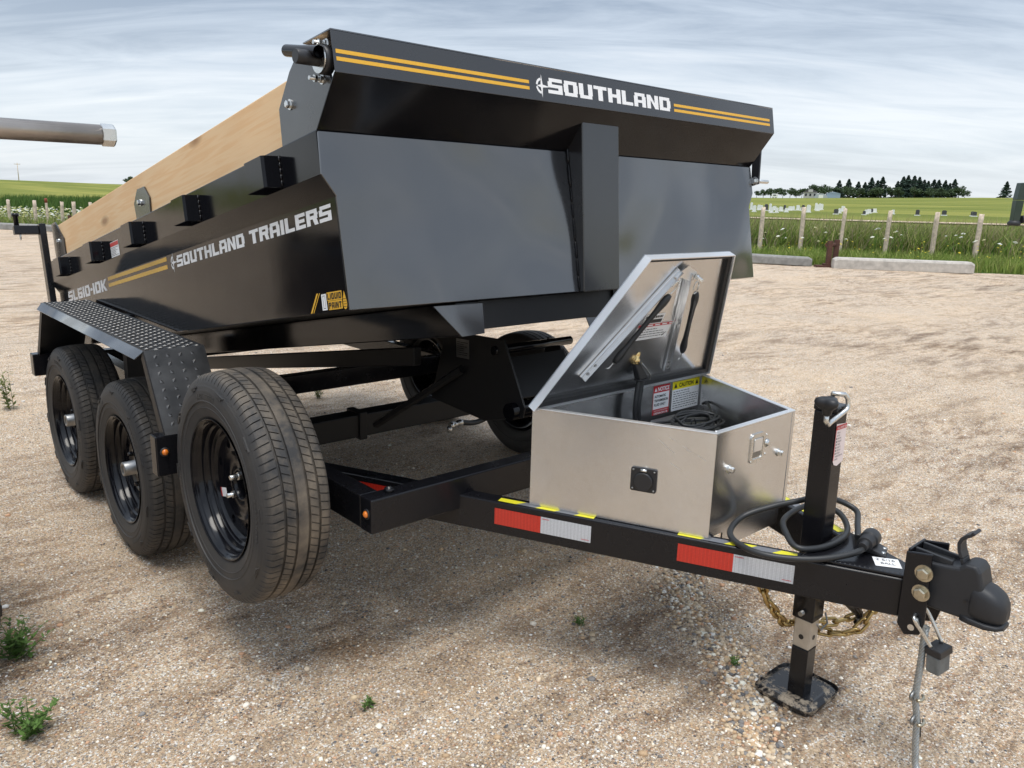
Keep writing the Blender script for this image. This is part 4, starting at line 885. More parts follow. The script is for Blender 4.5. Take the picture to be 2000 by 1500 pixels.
def extra_side(k):
    # raised wear bars and moulded lettering pads on the sidewall
    for i in range(10):
        a = 2 * math.pi * i / 10 + .2; 
        for r0, r1, da in ((.3035, .3065, .075), (.296, .3015, .045)):
            pts = []
            for aa, rr in ((a - da, r0), (a + da, r0), (a + da, r1), (a - da, r1)): pts.append((rr * math.cos(aa), rr * math.sin(aa)))
            xo = -.1000 if r0 > .3 else -.1012
            k.hull8([(xo + .003, *p) for p in pts] + [(xo - .0026, *p) for p in pts])
    q_ = random.Random(2)
    for c_ in (0.9, 2.6, 4.4, 5.6):
        for i in range(9):
            a = c_ + i * .052; r0, r1 = .270, .284; da = q_.uniform(.010, .019)
            pts = [(rr * math.cos(aa), rr * math.sin(aa)) for aa, rr in ((a - da, r0), (a + da, r0), (a + da, r1), (a - da, r1))]
            k.hull8([(-.1020, *p) for p in pts] + [(-.1040, *p) for p in pts])
def rim_mesh():
    k = B(); sg = 64
    k.lathe([(.092, .204), (.0945, .209), (.0945, .2075), (.088, .2025), (.084, .1990), (.0825, .1985), (.080, .1955), (.0785, .1940), (.060, .1925), (.058, .1920), (.055, .1860), (.0535, .1850), (.040, .1835), (.0385, .183), (.036, .172), (.034, .1705), (.026, .166), (.022, .160)], (0, 0, 0), (-1, 0, 0), 96, True, False)
    k.lathe([(.022, .160), (.030, .152), (.032, .150)], (0, 0, 0), (-1, 0, 0), sg, True, False)
    k.lathe([(.034, .104), (.031, .096), (.026, .088), (.024, .060), (.026, .050), (.030, .046), (.026, .042), (.005, .040)], (0, 0, 0), (-1, 0, 0), sg, True, False)
    k.lathe([(.018, .166), (-.085, .170), (-.09, .19)], (0, 0, 0), (-1, 0, 0), sg, True, False)
    nh = 8
    for h in range(nh):        # ring with round hand holes
        a0 = 2 * math.pi * h / nh; inner, mid, outer = [], [], []
        for j in range(24):
            t = 2 * math.pi * j / 24; c, s = math.cos(t), math.sin(t); m_ = max(abs(c), abs(s)); u, v = c / m_, s / m_
            r = .127 + .023 * u; a = a0 + v * math.pi / nh; outer.append((-(.032 + .002 * (1 - u) / 2), r * math.cos(a), r * math.sin(a)))
            r = .127 + .0135 * c; a = a0 + .0135 * s / .127; inner.append((-.0335, r * math.cos(a), r * math.sin(a))); mid.append((-.020, r * math.cos(a), r * math.sin(a)))
        k.loop([outer, inner, mid], False, False, False)
    return k
def wheel(parent, pos, right=False, spare=False, src=None, rot=0.0):
    fm = Matrix.Translation(pos) @ (Matrix.Rotation(math.pi, 4, 'Z') if right else Matrix.Identity(4)) @ Matrix.Rotation(rot, 4, 'X')
    return fm
k = B()
for v in TV: k.bm.verts.new(v)
k.bm.verts.ensure_lookup_table()
for f in TF: k.f([k.bm.verts[i] for i in f], False)
extra_side(k)
bmesh.ops.recalc_face_normals(k.bm, faces=k.bm.faces[:]); tyme = bpy.data.meshes.new('tyre'); k.bm.to_mesh(tyme); k.bm.free(); tyme.materials.append(MT['rubber'])
tyme2 = tyme.copy(); tyme2.materials.clear(); tyme2.materials.append(MT['rubber2'])
k = rim_mesh(); bmesh.ops.recalc_face_normals(k.bm, faces=k.bm.faces[:]); rime = bpy.data.meshes.new('rim'); k.bm.to_mesh(rime); k.bm.free(); rime.materials.append(MT['rim'])
k = B().lathe([(.0, .045), (.035, .045), (.038, .028), (.086, .028), (.089, .026), (.089, .018), (.085, .017)], (0, 0, 0), (-1, 0, 0), 28); hubme = bpy.data.meshes.new('hub'); bmesh.ops.recalc_face_normals(k.bm, faces=k.bm.faces[:]); k.bm.to_mesh(hubme); k.bm.free(); hubme.materials.append(MT['dull'])
k = B().lathe([(0, .0105), (.018, .0105), (.024, .007)], (0, 0, 0), (-1, 0, 0), 6, False); nutme = bpy.data.meshes.new('lug_nut'); bmesh.ops.recalc_face_normals(k.bm, faces=k.bm.faces[:]); k.bm.to_mesh(nutme); k.bm.free(); nutme.materials.append(MT['frame'])
def put(name, me, parent, fm): return link(bpy.data.objects.new(name, me), parent, fm)
def mount(root_name, parent, fm, me, hub=True):
    w_ = bpy.data.objects.new(root_name, None); w_.empty_display_size = .1; link(w_, parent, fm)
    put('tyre', me, w_, fm); put('rim', rime, w_, fm)
    for i in range(6):
        a = 2 * math.pi * i / 6 + .3
        if hub: put('lug_nut', nutme, w_, fm @ Matrix.Translation((-.026, .070 * math.cos(a), .070 * math.sin(a))))
    if hub: put('hub', hubme, w_, fm)
    return w_
for yc in (1.305, 2.148):
    mount('wheel', TR, wheel(None, (-1.020, yc, .337), False, rot=yc), tyme2); mount('wheel', TR, wheel(None, (1.020, yc, .337), True, rot=yc * 2), tyme2)
# spare wheel, bolted to the carrier arm
SPM = wheel(None, (-1.020, .351, .542), rot=.35)
SP = mount('spare_wheel', None, SPM, tyme, False); tag(SP, 'dusty spare wheel on a black rim carried in front of the fender', 'wheel')
k = B().lathe([(0, .008), (.058, .008), (.060, .006)], (-1.02, .342, .574), (-1, 0, 0), 12); k.lathe([(.022, .013), (.036, .013)], (-1.02, .342, .574), (-1, 0, 0), 6, False)
obj('stud', k, 'steel', SP)
k = B().lathe([(0, .007), (.05, .007)], (-1.02, .395, .50), (-1, 0, 0), 12); k.lathe([(.022, .012), (.034, .012)], (-1.02, .395, .50), (-1, 0, 0), 6, False); obj('stud', k, 'steel', SP)
k = B(); RS = Fr((-1.0552, .452, .490), (0, -1, .25), (0, .25, 1)); rect(k, RS, -.022, -.012, .022, .016, .0005); rs = obj('rim_sticker', k, 'white', SP)
k = B(); rect(k, RS, -.022, -.012, -.015, .016, .001); obj('sticker_edge', k, 'sred', rs)
obj('spare_mount_plate', B().box(-.985, -.838, .30, .40, .47, .558), 'frame', TR, None, 0.003)
# ------------------------------------------------------------------ tool box on the tongue
TB = tag(empty('tool_box', (0, -.47, Z1)), 'open bare aluminium tool box with raised lid on the trailer tongue', 'tool box')
PO = [(-.412, -.225), (-.2, -.705), (.2, -.705), (.412, -.225)]
def inset(P, t):
    n = len(P); out_ = []
    c = Vector((sum(p[0] for p in P) / n, sum(p[1] for p in P) / n))
    lines = []
    for i in range(n):
        a, d = Vector(P[i]), Vector(P[(i + 1) % n]) - Vector(P[i]); nn_ = Vector((-d.y, d.x)).normalized()
        if nn_.dot(c - a) < 0: nn_ = -nn_
        lines.append((a + nn_ * t, d))
    for i in range(n):
        (a, d), (e_, f_) = lines[i - 1], lines[i]; den = d.x * f_.y - d.y * f_.x; s_ = ((e_.x - a.x) * f_.y - (e_.y - a.y) * f_.x) / den; q_ = a + d * s_; out_.append((q_.x, q_.y))
    return out_
PI_ = inset(PO, .004); ZB, ZT = .507, .800
for i in range(4):
    j = (i + 1) % 4
    obj('wall', B().hull8([(*PO[i], ZB), (*PO[j], ZB), (*PI_[j], ZB), (*PI_[i], ZB), (*PO[i], ZT), (*PO[j], ZT), (*PI_[j], ZT), (*PI_[i], ZT)]), 'alu', TB)
obj('floor', B().prism(PI_, 'z', ZB, ZB + .004), 'alu', TB)
P1, P2 = inset(PO, -.0015), inset(PO, .017)
for i in range(3):
    j = i + 1
    obj('rim_flange', B().hull8([(*P1[i], ZT + .0005), (*P1[j], ZT + .0005), (*P2[j], ZT + .0005), (*P2[i], ZT + .0005), (*P1[i], ZT + .0035), (*P1[j], ZT + .0035), (*P2[j], ZT + .0035), (*P2[i], ZT + .0035)]), 'alutrim', TB, None, .001)
for (px_, py_) in (PO[1], PO[2]):      # folded corner seams
    sx_ = -1 if px_ < 0 else 1
    obj('corner_seam', B().box(min(px_ - sx_ * .014, px_), max(px_ - sx_ * .014, px_), py_ - .0012, py_ - .0001, ZB + .002, ZT - .002), 'alu', TB)
obj('apron', B().box(-.128, .168, -.7035, -.6985, .456, .5065), 'alu', TB)
for i in (1, 2): obj('corner_rivet', B().lathe([(0, .004), (.002, .003)], (PO[i][0] * .93, PO[i][1] + .013, ZT + .0036), (0, 0, 1), 10), 'alutrim', TB)
# hinge
k = B(); n = 30
for i in range(n):
    x0 = -.405 + .81 * i / n; k.lathe([(0, .0045), (.81 / n * .93, .0045)], (x0, -.2225, ZT + .003), (1, 0, 0), 10, True)
obj('piano_hinge', k, 'alutrim', TB)
# lid, propped open
LA = RAD(65); lv_ = Vector((0, -math.cos(LA), math.sin(LA))); ln_ = Vector((1, 0, 0)).cross(lv_)
LM = Matrix(((1, lv_.x, ln_.x, 0.01), (0, lv_.y, ln_.y, -.2215), (0, lv_.z, ln_.z, .807), (0, 0, 0, 1)))
LP = [(-.434, 0), (.434, 0), (.206, .485), (-.206, .485)]; LI = inset(LP, .003); LS = inset(LP, .0032); LS2 = inset(LP, .0165)
ld = obj('lid', B().prism(LP, 'z', -.003, 0), 'alu', TB, LM)
k = B()
for i in range(4):
    j = (i + 1) % 4; k.hull8([(*LP[i], .0003), (*LP[j], .0003), (*LI[j], .0003), (*LI[i], .0003), (*LP[i], .024), (*LP[j], .024), (*LI[j], .024), (*LI[i], .024)])
obj('lid_lip', k, 'alutrim', ld)
k = B()
for i in range(4):
    j = (i + 1) % 4; k.hull8([(*LS[i], .0004), (*LS[j], .0004), (*LS2[j], .0004), (*LS2[i], .0004), (*LS[i], .015), (*LS[j], .015), (*LS2[j], .012), (*LS2[i], .012)])
obj('lid_seal', k, 'seal', ld)
LF = Fr((0, 0, 0), (1, 0, 0), (0, 1, 0))
def strip(a, c, w_, z0, z1):
    a, c = Vector(a), Vector(c); d = (c - a).normalized(); n_ = Vector((-d.y, d.x)) * w_ / 2
    q_ = [a - n_, c - n_, c + n_, a + n_]; return B().hull8([(p.x, p.y, z0) for p in q_] + [(p.x, p.y, z1) for p in q_])
for a, c in (((-.020, .432), (-.255, .075)), ((.030, .425), (.168, .05))):
    st = obj('lid_strut', strip(a, c, .030, .0005, .010), 'alu', ld, None, .002)
    k = strip(a, c, .003, .0102, .022); obj('strut_web', k, 'alu', ld)
k = B()
for (x, y) in ((-.245, .095), (-.226, .122), (.163, .062), (.157, .082), (-.03, .405)): k.lathe([(0, .005), (.0015, .005)], (x, y, .0102), (0, 0, 1), 10, False)
obj('strut_hole', k, 'dull', ld)
obj('strut_joint', B().prism([(-.045, .415), (.0, .452), (.055, .43), (.072, .408), (.05, .395), (.0, .41)], 'z', .0104, .0145), 'alutrim', ld)
k = B().lathe([(0, .008), (.01, .008), (.012, .004), (.03, .004)], (.060, .415, .0146), (0, 0, 1), 10); k.tube([(.045, .418, .028), (.060, .415, .022), (.075, .412, .028)], .004, 6)
obj('wing_nut', k, 'steel', ld)
def bungee(a, c):
    a, c = Vector((*a, .026)), Vector((*c, .026)); d = c - a
    k = B().tube([a + d * t for t in (0, .05, .12, .25, .5, .75, .88, .95, 1)], [.007, .011, .012, .0085, .0075, .0085, .012, .011, .007], 12); bo = obj('rubber_strap', k, 'cable', ld)
    u = d.normalized(); s_ = Vector((u.y, -u.x, 0)) * .012
    obj('strap_hook', B().tube(catmull([a + s_ * .9, a - u * .004, a - u * .03 - s_ * .2, a - u * .045 + s_ * .6, a - u * .038 + s_ * 1.5, a - u * .02 + s_ * 1.6], 5), .0022, 7), 'steel', ld)
    obj('strap_hook', B().tube(catmull([c - s_ * .9, c + u * .004, c + u * .022 + s_ * .3, c + u * .028 + s_ * 1.2], 5), .0022, 7), 'steel', ld)
bungee((-.045, .363), (-.166, .135)); bungee((.088, .362), (.176, .130))
k = B(); k.poly([LF.p(-.090, .185, .001), LF.p(.078, .187, .001), LF.p(.078, .244, .001), LF.p(-.090, .244, .001)]); rect(k, LF, -.075, .2445, .02, .279, .001); obj('sticker', k, 'white', ld)
k = B(); rect(k, LF, -.090, .2335, .078, .236, .0016); rect(k, LF, -.090, .241, .078, .2435, .0016)
for i in range(5): rect(k, LF, -.088 + i * .035, .2362, -.078 + i * .035, .2408, .0016)
obj('sticker_border', k, 'sred', ld)
k = B(); rect(k, LF, -.070, .247, .015, .260, .0016); text_lines(k, LF, -.07, .012, .263, .275, 1, .008, .0016, 8); text_lines(k, LF, -.08, .06, .192, .228, 4, .0025, .0016, 9); k.poly([LF.p(.05, .196, .0016), LF.p(.053, .192, .0016), LF.p(.068, .206, .0016), LF.p(.0665, .2075, .0016)]); obj('sticker_text', k, 'sblack', ld)
# stickers on the inside of the rear wall
IW = Fr((0, -.2292, 0), (1, 0, 0), (0, 0, 1))
k = B(); rect(k, IW, .245, .686, .400, .79, .0005); rect(k, IW, .140, .688, .230, .79, .0005); obj('sticker', k, 'white', TB)
k = B(); rect(k, IW, .245, .762, .400, .79, .001); obj('caution_band', k, 'syellow', TB)
k = B(); rect(k, IW, .140, .765, .230, .79, .001); rect(k, IW, .140, .688, .230, .708, .001); rect(k, IW, .140, .7081, .1425, .7649, .001); rect(k, IW, .2275, .7081, .230, .7649, .001); obj('notice_band', k, 'sred', TB)
k = B(); font_text(k, IW, 'CAUTION', .281, .769, .020, .0016, .083, bold=.0006); text_lines(k, IW, .252, .395, .692, .758, 8, .0022, .001, 12)
for u in (.262, .384): k.poly([IW.p(u - .009, .768, .0016), IW.p(u + .009, .768, .0016), IW.p(u, .785, .0016)])
for i, tx in enumerate(('AUTOMATIC', 'TRANSMISSION', 'FLUID ONLY')): font_text(k, IW, tx, .148, .748 - i * .0145, .0125, .0011, .074 if i == 1 else .062, bold=.0003)
obj('sticker_text', k, 'sblack', TB)
k = B(); font_text(k, IW, 'NOTICE', .162, .7705, .019, .0016, .062, bold=.0006); font_text(k, IW, 'RECOMMENDED', .148, .700, .0065, .0016, .074); font_text(k, IW, 'DEXRON III', .148, .690, .009, .0016, .074, bold=.0003)
k.poly([IW.p(.145, .770, .0016), IW.p(.159, .770, .0016), IW.p(.152, .784, .0016)]); obj('notice_lettering', k, 'white', TB)
# latch, key, bolts on the front wall
FF = Fr((0, -.705, 0), (1, 0, 0), (0, 0, 1))
def rrect(fr, u0, v0, u1, v1, r, n=5):
    P = []
    for cx, cy, a0 in ((u1 - r, v0 + r, -90), (u1 - r, v1 - r, 0), (u0 + r, v1 - r, 90), (u0 + r, v0 + r, 180)):
        for i in range(n): t = RAD(a0 + 90 * i / (n - 1)); P.append((cx + r * math.cos(t), cy + r * math.sin(t)))
    return P
def plate(fr, P, w0, w1): return B().loop([[fr.p(u, v, w0) for u, v in P], [fr.p(u, v, w1) for u, v in P]], False)
k = B(); Po = rrect(FF, -.031, .684, .040, .768, .012); Pi = rrect(FF, -.021, .694, .030, .757, .006); R0 = [[FF.p(u, v, .0003) for u, v in Po], [FF.p(u, v, .004) for u, v in Po], [FF.p(u, v, .004) for u, v in Pi], [FF.p(u, v, .0012) for u, v in Pi]]
k.loop(R0, False); lt = obj('paddle_latch', k, 'steel', TB)
obj('paddle', plate(FF, rrect(FF, -.017, .716, .026, .753, .004), .0016, .0052), 'alutrim', lt, None, .001)
obj('finger_hollow', plate(FF, rrect(FF, -.017, .698, .026, .713, .004), .0014, .0018), 'dull', lt)
k = B().lathe([(0, .012), (.003, .012), (.004, .008), (.010, .008)], FF.p(.055, .730, .0003), (0, -1, 0), 16); obj('key_lock', k, 'steel', lt)
k = B()
for (u, v) in ((.046, .757), (.046, .700), (-.026, .763), (-.026, .689)): k.sphere(FF.p(u, v, .003), .0032, 8)
obj('rivet', k, 'steel', lt)
for (u, v) in ((-.125, .689), (.129, .686)): obj('bolt', B().hexbolt(FF.p(u, v, .0003), (0, -1, 0), .0085, .013), 'steel', TB)
# socket with flap on the left wall
d_ = Vector((PO[1][0] - PO[0][0], PO[1][1] - PO[0][1], 0)).normalized(); LW = Fr((*PO[0], 0), d_, (0, 0, 1))
so_ = obj('power_socket', plate(LW, rrect(LW, .302, .609, .375, .677, .006), .0003, .006), 'plastic', TB, None, .001)
k = B().lathe([(.006, .027), (.012, .027), (.014, .024)], LW.p(.3385, .639, 0), LW.ez, 28); obj('socket_flap', k, 'plastic', so_)
k = B().lathe([(-.009, .004), (.009, .004)], LW.p(.3385, .672, .010), LW.ex, 10); obj('flap_spring', k, 'steel', so_)
for u in (.309, .368):
    for v in (.616, .670): obj('screw', B().sphere(LW.p(u, v, .006), .0035, 8), 'dull', so_)
k = B(); q = random.Random(3)       # scuff marks in the sheet
for i in range(9):
    u, v = q.uniform(.37, .50), q.uniform(.70, .775); l = q.uniform(.008, .03); k.poly([LW.p(u, v, .0004), LW.p(u + l, v - l * .55, .0004), LW.p(u + l + .0006, v - l * .55 + .0008, .0004), LW.p(u + .0006, v + .0008, .0004)])
obj('scratch', k, 'alutrim', TB)
# things lying in the box
pu = tag(empty('pump_unit', (.30, -.36, ZB + .004), None), 'grey pump and battery cover lying inside the open aluminium tool box', 'pump unit')
obj('cover', B().hull8([(.06, -.50, .512), (.22, -.50, .512), (.36, -.24, .512), (.06, -.24, .512), (.09, -.48, .66), (.22, -.48, .668), (.345, -.26, .690), (.09, -.26, .690)]), 'dull', pu, None, .008)
obj('fluid_tank', B().hull8([(-.30, -.40, .512), (.03, -.50, .512), (.03, -.24, .512), (-.32, -.24, .512), (-.28, -.38, .63), (.03, -.48, .63), (.03, -.26, .63), (-.29, -.26, .63)]), 'plastic', pu, None, .008)
obj('cap', B().lathe([(0, .014), (.014, .014), (.018, .010)], (.235, -.42, .672), (0, 0, 1), 14), 'dull', pu)
P = []
for i in range(64):
    t = i / 64 * 6 * 2 * math.pi; r = .052 + .012 * math.sin(i * .7) + .006 * math.cos(i * 1.9); P.append((.175 + r * 1.75 * math.cos(t) + .006 * math.sin(i), -.385 + r * .85 * math.sin(t), .690 + .010 * math.sin(t * .5 + i * .3) + i * .0003))
P = [(.02, -.28, .66), (.08, -.30, .69)] + P + [(.30, -.36, .70), (.37, -.29, .712), (.385, -.262, .70)]
cc = tag(empty('control_cord', (.175, -.385, .672)), 'coiled thin black cord heaped inside the tool box', 'cord'); obj('cord', B().tube(catmull(P, 4), .0048, 7), 'cable', cc)
obj('cord_tie', B().tube([(.135 + .012 * math.cos(t), -.40, .699 + .02 * math.sin(t)) for t in np.linspace(0, 6.283, 13)[:-1]], .002, 6, True), 'plastic', cc)
hd = tag(empty('battery_clamp', (.01, -.272, .70)), 'black battery clamp with a brass end standing up out of the tool box', 'clamp')
for dx, r in ((-.008, .0085), (.009, .0085)): obj('lead', B().tube(catmull([(.01 + dx, -.272, .69), (.006 + dx * .9, -.270, .75), (.014 + dx, -.268, .80), (.022 + dx * .8, -.266, .845)], 6), r, 9), 'cable', hd)
obj('lead_tie', B().tube([(.020 + .024 * math.cos(t), -.268 + .016 * math.sin(t), .838) for t in np.linspace(0, 6.283, 15)[:-1]], .003, 6, True), 'plastic', hd)
obj('grip', B().hull8([(.0, -.282, .838), (.045, -.282, .842), (.045, -.258, .842), (.0, -.258, .838), (-.026, -.279, .893), (-.002, -.279, .898), (-.002, -.261, .898), (-.026, -.261, .893)]), 'plastic', hd, None, .004)
obj('grip_bow', B().tube([(-.002, -.284, .897), (.030, -.284, .868), (.048, -.284, .850), (.044, -.284, .836)], .003, 7), 'dull', hd)
obj('brass_end', B().lathe([(0, .012), (.018, .013), (.02, .009), (.03, .011), (.042, .010)], (-.014, -.270, .892), (.12, 0, 1), 14), 'brass', hd)

# ------------------------------------------------------------------ wiring, padlock, wire rope on the nose of the trailer
wc = tag(empty('trailer_wiring_cable', (.05, -.9, Z1)), 'thick black wiring cable looped round the jack on the tongue', 'cable')
obj('outer_loop', B().tube(catmull([(.045, -1.032, .540), (-.025, -1.02, .528), (-.122, -.954, .5165), (-.190, -.851, .5155), (-.155, -.745, .518), (-.065, -.722, .540), (.004, -.775, .572), (.055, -.825, .592), (.13, -.835, .588), (.20, -.860, .570), (.218, -.912, .550), (.150, -.950, .538), (.080, -.985, .530)], 7), .0082, 12), 'cable', wc)
obj('inner_loop', B().tube(catmull([(.105, -.800, .548), (.0, -.812, .545), (-.055, -.850, .535), (-.098, -.908, .525), (-.04, -.945, .522), (.05, -.955, .524), (.125, -.934, .530), (.175, -.882, .545), (.165, -.825, .552)], 6, True), .0082, 12, True), 'cable', wc)
k = B().lathe([(0, .011), (.02, .013), (.02, .019), (.05, .020), (.052, .024), (.085, .024), (.088, .020)], (.005, -1.030, .541), (1, .15, .02), 18); pg = obj('plug', k, 'plastic', wc, None, .001)
obj('plug_bracket', B().hull8([(.045, -1.075, Z1 + .009), (.105, -1.055, Z1 + .009), (.10, -1.0, Z1 + .009), (.04, -1.01, Z1 + .009), (.045, -1.075, Z1 + .014), (.105, -1.055, Z1 + .014), (.10, -1.0, Z1 + .03), (.04, -1.01, Z1 + .03)]), 'plastic', wc, None, .002)
k = B()
for p in ((.060, -1.062, Z1 + .0142), (.090, -1.052, Z1 + .0142)): k.lathe([(0, .006), (.003, .005)], p, (0, 0, 1), 10)
obj('bracket_screw', k, 'steel', wc)
pk = tag(empty('padlock', (.04, -1.232, .30)), 'grey padlock hanging below the black ball coupler', 'padlock')
obj('lock_body', B().hull8([(-.016, -1.258, .290), (.040, -1.264, .290), (.044, -1.232, .290), (-.012, -1.226, .290), (-.020, -1.254, .337), (.036, -1.261, .337), (.040, -1.229, .337), (-.016, -1.222, .337)]), 'lock', pk, None, .004)
obj('lock_band', B().hull8([(-.022, -1.259, .3373), (.039, -1.266, .3373), (.043, -1.226, .3373), (-.018, -1.219, .3373), (-.024, -1.256, .357), (.036, -1.263, .357), (.040, -1.223, .357), (-.020, -1.217, .357)]), 'plastic', pk, None, .003)
obj('key_cover', B().box(.004, .034, -1.254, -1.236, .284, .2898), 'plastic', pk, None, .002)
obj('shackle', B().tube(catmull([(-.014, -1.232, .356), (-.026, -1.216, .385), (-.048, -1.198, .424), (-.038, -1.192, .434), (.0, -1.192, .438), (.02, -1.198, .430), (.026, -1.222, .39), (.030, -1.240, .356)], 6), .0045, 10), 'steel', pk)
wr = tag(empty('wire_rope', (.0, -1.23, 0)), 'grey twisted wire rope hanging from the coupler down to the gravel', 'wire rope')
RP = catmull([(.012, -1.206, .392), (.0, -1.208, .372), (-.004, -1.211, .30), (-.006, -1.212, .213), (-.004, -1.222, .149), (-.008, -1.232, .07), (-.016, -1.245, .020), (-.06, -1.30, .010), (-.16, -1.40, .010), (-.25, -1.60, .010), (-.2, -2.0, .010)], 10)
cum = [0]
for a, c in zip(RP, RP[1:]): cum.append(cum[-1] + (c - a).length)
def rope_at(s_):
    i = max(0, min(len(RP) - 2, int(np.searchsorted(cum, s_) - 1))); t = (s_ - cum[i]) / max(cum[i + 1] - cum[i], 1e-9); return RP[i].lerp(RP[i + 1], min(max(t, 0), 1)), (RP[i + 1] - RP[i]).normalized()
for j in range(6):
    P = []; n = 130
    for i in range(n + 1):
        s_ = cum[-1] * i / n; c, d = rope_at(s_); a = (Vector((1, 0, 0)) - d * d.x).normalized(); e_ = d.cross(a); t = s_ / .055 * 2 * math.pi + j * math.pi / 3; P.append(c + (a * math.cos(t) + e_ * math.sin(t)) * .0056)
    obj('strand', B().tube(P, .0034, 6), 'rope', wr)
obj('rope_eye', B().tube(catmull([(.012, -1.206, .39), (-.03, -1.20, .41), (-.038, -1.195, .425), (-.02, -1.20, .405), (.006, -1.208, .372)], 5), .006, 8), 'rope', wr)
for z, y in ((.213, -1.212), (.149, -1.222)):
    k = B().tube([(-.005 + .021 * math.cos(t), y + .004, z + .010 * math.sin(t)) for t in np.linspace(0, 6.283, 21)[:-1]], .0045, 8, True); cl = obj('rope_clamp', k, 'dull', wr)
    obj('clamp_saddle', B().tube([(-.022, y - .010, z - .004), (-.012, y - .016, z - .006), (.004, y - .016, z - .006), (.013, y - .010, z - .004)], .004, 8), 'bolt', wr)
obj('rope_tail', B().tube([(.004, -1.222, .15), (.009, -1.226, .125), (.008, -1.228, .098)], [.006, .006, .007], 8), 'cable', wr)

# ------------------------------------------------------------------ neighbouring trailer at the left edge, with unseen parts added for dark reflections
NT = tag(empty('neighbouring_trailer', (-2.0, .8, 0)), 'edge of a second trailer at the left with a bare steel rod sticking out', 'trailer')
fm = Matrix.Translation((-1.735, .93, .335)) @ Matrix.Rotation(math.pi, 4, 'Z')
nw = mount('wheel', NT, fm, tyme2)
obj('chassis_rail', B().box(-2.18, -2.10, -.85, 2.6, .45, .57), 'frame', NT, None, .004)
obj('axle', B().lathe([(-.75, .035), (.0, .035)], (-1.80, .93, .335), (1, 0, 0), 14), 'under', NT)
obj('post', B().box(-2.17, -2.11, -.72, -.66, .571, 1.50), 'frame', NT, None, .004)
obj('fender', B().prism([(.45, .60), (.52, .76), (1.34, .76), (1.42, .60), (1.415, .60), (1.336, .755), (.524, .755), (.455, .60)], 'x', -2.0, -1.78), 'paint', NT)
obj('unseen_dump_box', B().prism([(-2.24, .60), (-2.24, 1.05), (-2.28, 1.08), (-2.28, 1.16), (-2.36, 1.16), (-2.36, .62), (-3.9, .62), (-3.9, 1.16), (-4.0, 1.16), (-4.0, .60)], 'y', 1.15, 3.05), 'paint', NT, None, .003)  # body added out of view, for a black reflection in the side wall
obj('front_panel', B().box(-3.99, -2.25, 1.12, 1.149, .60, 1.22), 'panel', NT, None, .003)  # front of the added body, also unseen
obj('tongue_rail', B().hull8([(-2.34, .2, .45), (-3.02, -1.9, .45), (-3.08, -1.9, .45), (-2.42, .2, .45), (-2.34, .2, .57), (-3.02, -1.9, .57), (-3.08, -1.9, .57), (-2.42, .2, .57)]), 'frame', NT, None, .004)  # unseen tongue, added to darken reflections in the tool box
obj('added_storage_box', B().hull8([(-2.62, -.45, .572), (-2.86, -1.15, .572), (-3.35, -1.15, .572), (-3.6, -.45, .572), (-2.62, -.45, .98), (-2.86, -1.15, .98), (-3.35, -1.15, .98), (-3.6, -.45, .98)]), 'paint', NT, None, .004)  # black box added out of view, meant to mirror dark in the tool box
rd = obj('steel_rod', B().lathe([(0, .0122), (.4875, .0122)], (-2.121, -.688, 1.4505), (1, -.03, .002), 24), 'rod', NT)
obj('hex_nut', B().lathe([(.488, .0125), (.489, .0138), (.502, .0138), (.504, .012)], (-2.121, -.688, 1.4505), (1, -.03, .002), 6, False), 'steel', rd)
obj('hex_nut', B().lathe([(.352, .0138), (.372, .0138)], (-2.121, -.688, 1.4505), (1, -.03, .002), 6, False), 'steel', rd)

# ------------------------------------------------------------------ weeds in the gravel
def weed(x, y, n, h, spread, seed, label, tall=False):
    q = np.random.default_rng(seed); V, F, C = [], [], []; sb = B()
    for s_ in range(n):
        a = q.uniform(0, 6.28); lean = q.uniform(.1, 1) * spread; H = h * q.uniform(.55, 1)
        base = np.array([q.normal(0, .012), q.normal(0, .012), 0]); tip = base + np.array([math.cos(a) * lean, math.sin(a) * lean, H])
        mid = (base + tip) / 2 + np.array([0, 0, H * .08]); sb.tube([base, mid, tip], [.0018, .0014, .0008], 5)
        m = int(q.integers(13, 22)) if not tall else 24
        for i in range(m):
            t = (i + 1) / m; p = (1 - t) ** 2 * base + 2 * t * (1 - t) * mid + t * t * tip
            b_ = q.uniform(0, 6.28); l = (.016 + .022 * q.random()) * (1.1 - .35 * t) * (h / .12) ** .5; w_ = l * .19
            d = np.array([math.cos(b_), math.sin(b_), q.uniform(-.1, .9)]); d /= np.linalg.norm(d); sd_ = np.cross(d, [0, 0, 1]); sd_ /= np.linalg.norm(sd_)
            k0 = len(V); V += [p, p + d * l * .45 + sd_ * w_, p + d * l, p + d * l * .45 - sd_ * w_]; F.append((k0, k0 + 1, k0 + 2, k0 + 3))
            g_ = q.uniform(.75, 1.25); c = np.array((.115, .21, .05)) * g_ if not tall else np.array((.17, .20, .06)) * g_; C += [c] * 4
    r_ = tag(empty('weed', (x, y, 0)), label, 'weed', 'weeds growing in the gravel'); fm_ = Matrix.Translation((x, y, yard_z(x, y)))
    np_mesh('foliage', np.array(V), np.array(F), 'leaf', np.array(C), r_, fm_)
    obj('stem', sb, 'leafstem', r_, fm_)
MT['leafstem'] = simple('green_stem', (.10, .15, .05), .7)
weed(-1.600, .765, 16, .12, .09, 1, 'bushy green weed in the gravel at the left edge beside the other trailer')
weed(-1.645, .345, 14, .10, .07, 2, 'two-tuft green weed in the gravel at the lower left corner')
weed(-.902, -.124, 4, .035, .022, 3, 'tiny green sprig in the gravel below the spare wheel')
weed(-.135, -.183, 4, .03, .02, 4, 'tiny green sprig in the gravel below the red and silver reflectors')
weed(.056, -.672, 3, .03, .015, 5, 'thin green sprig in the pebbles behind the jack foot')
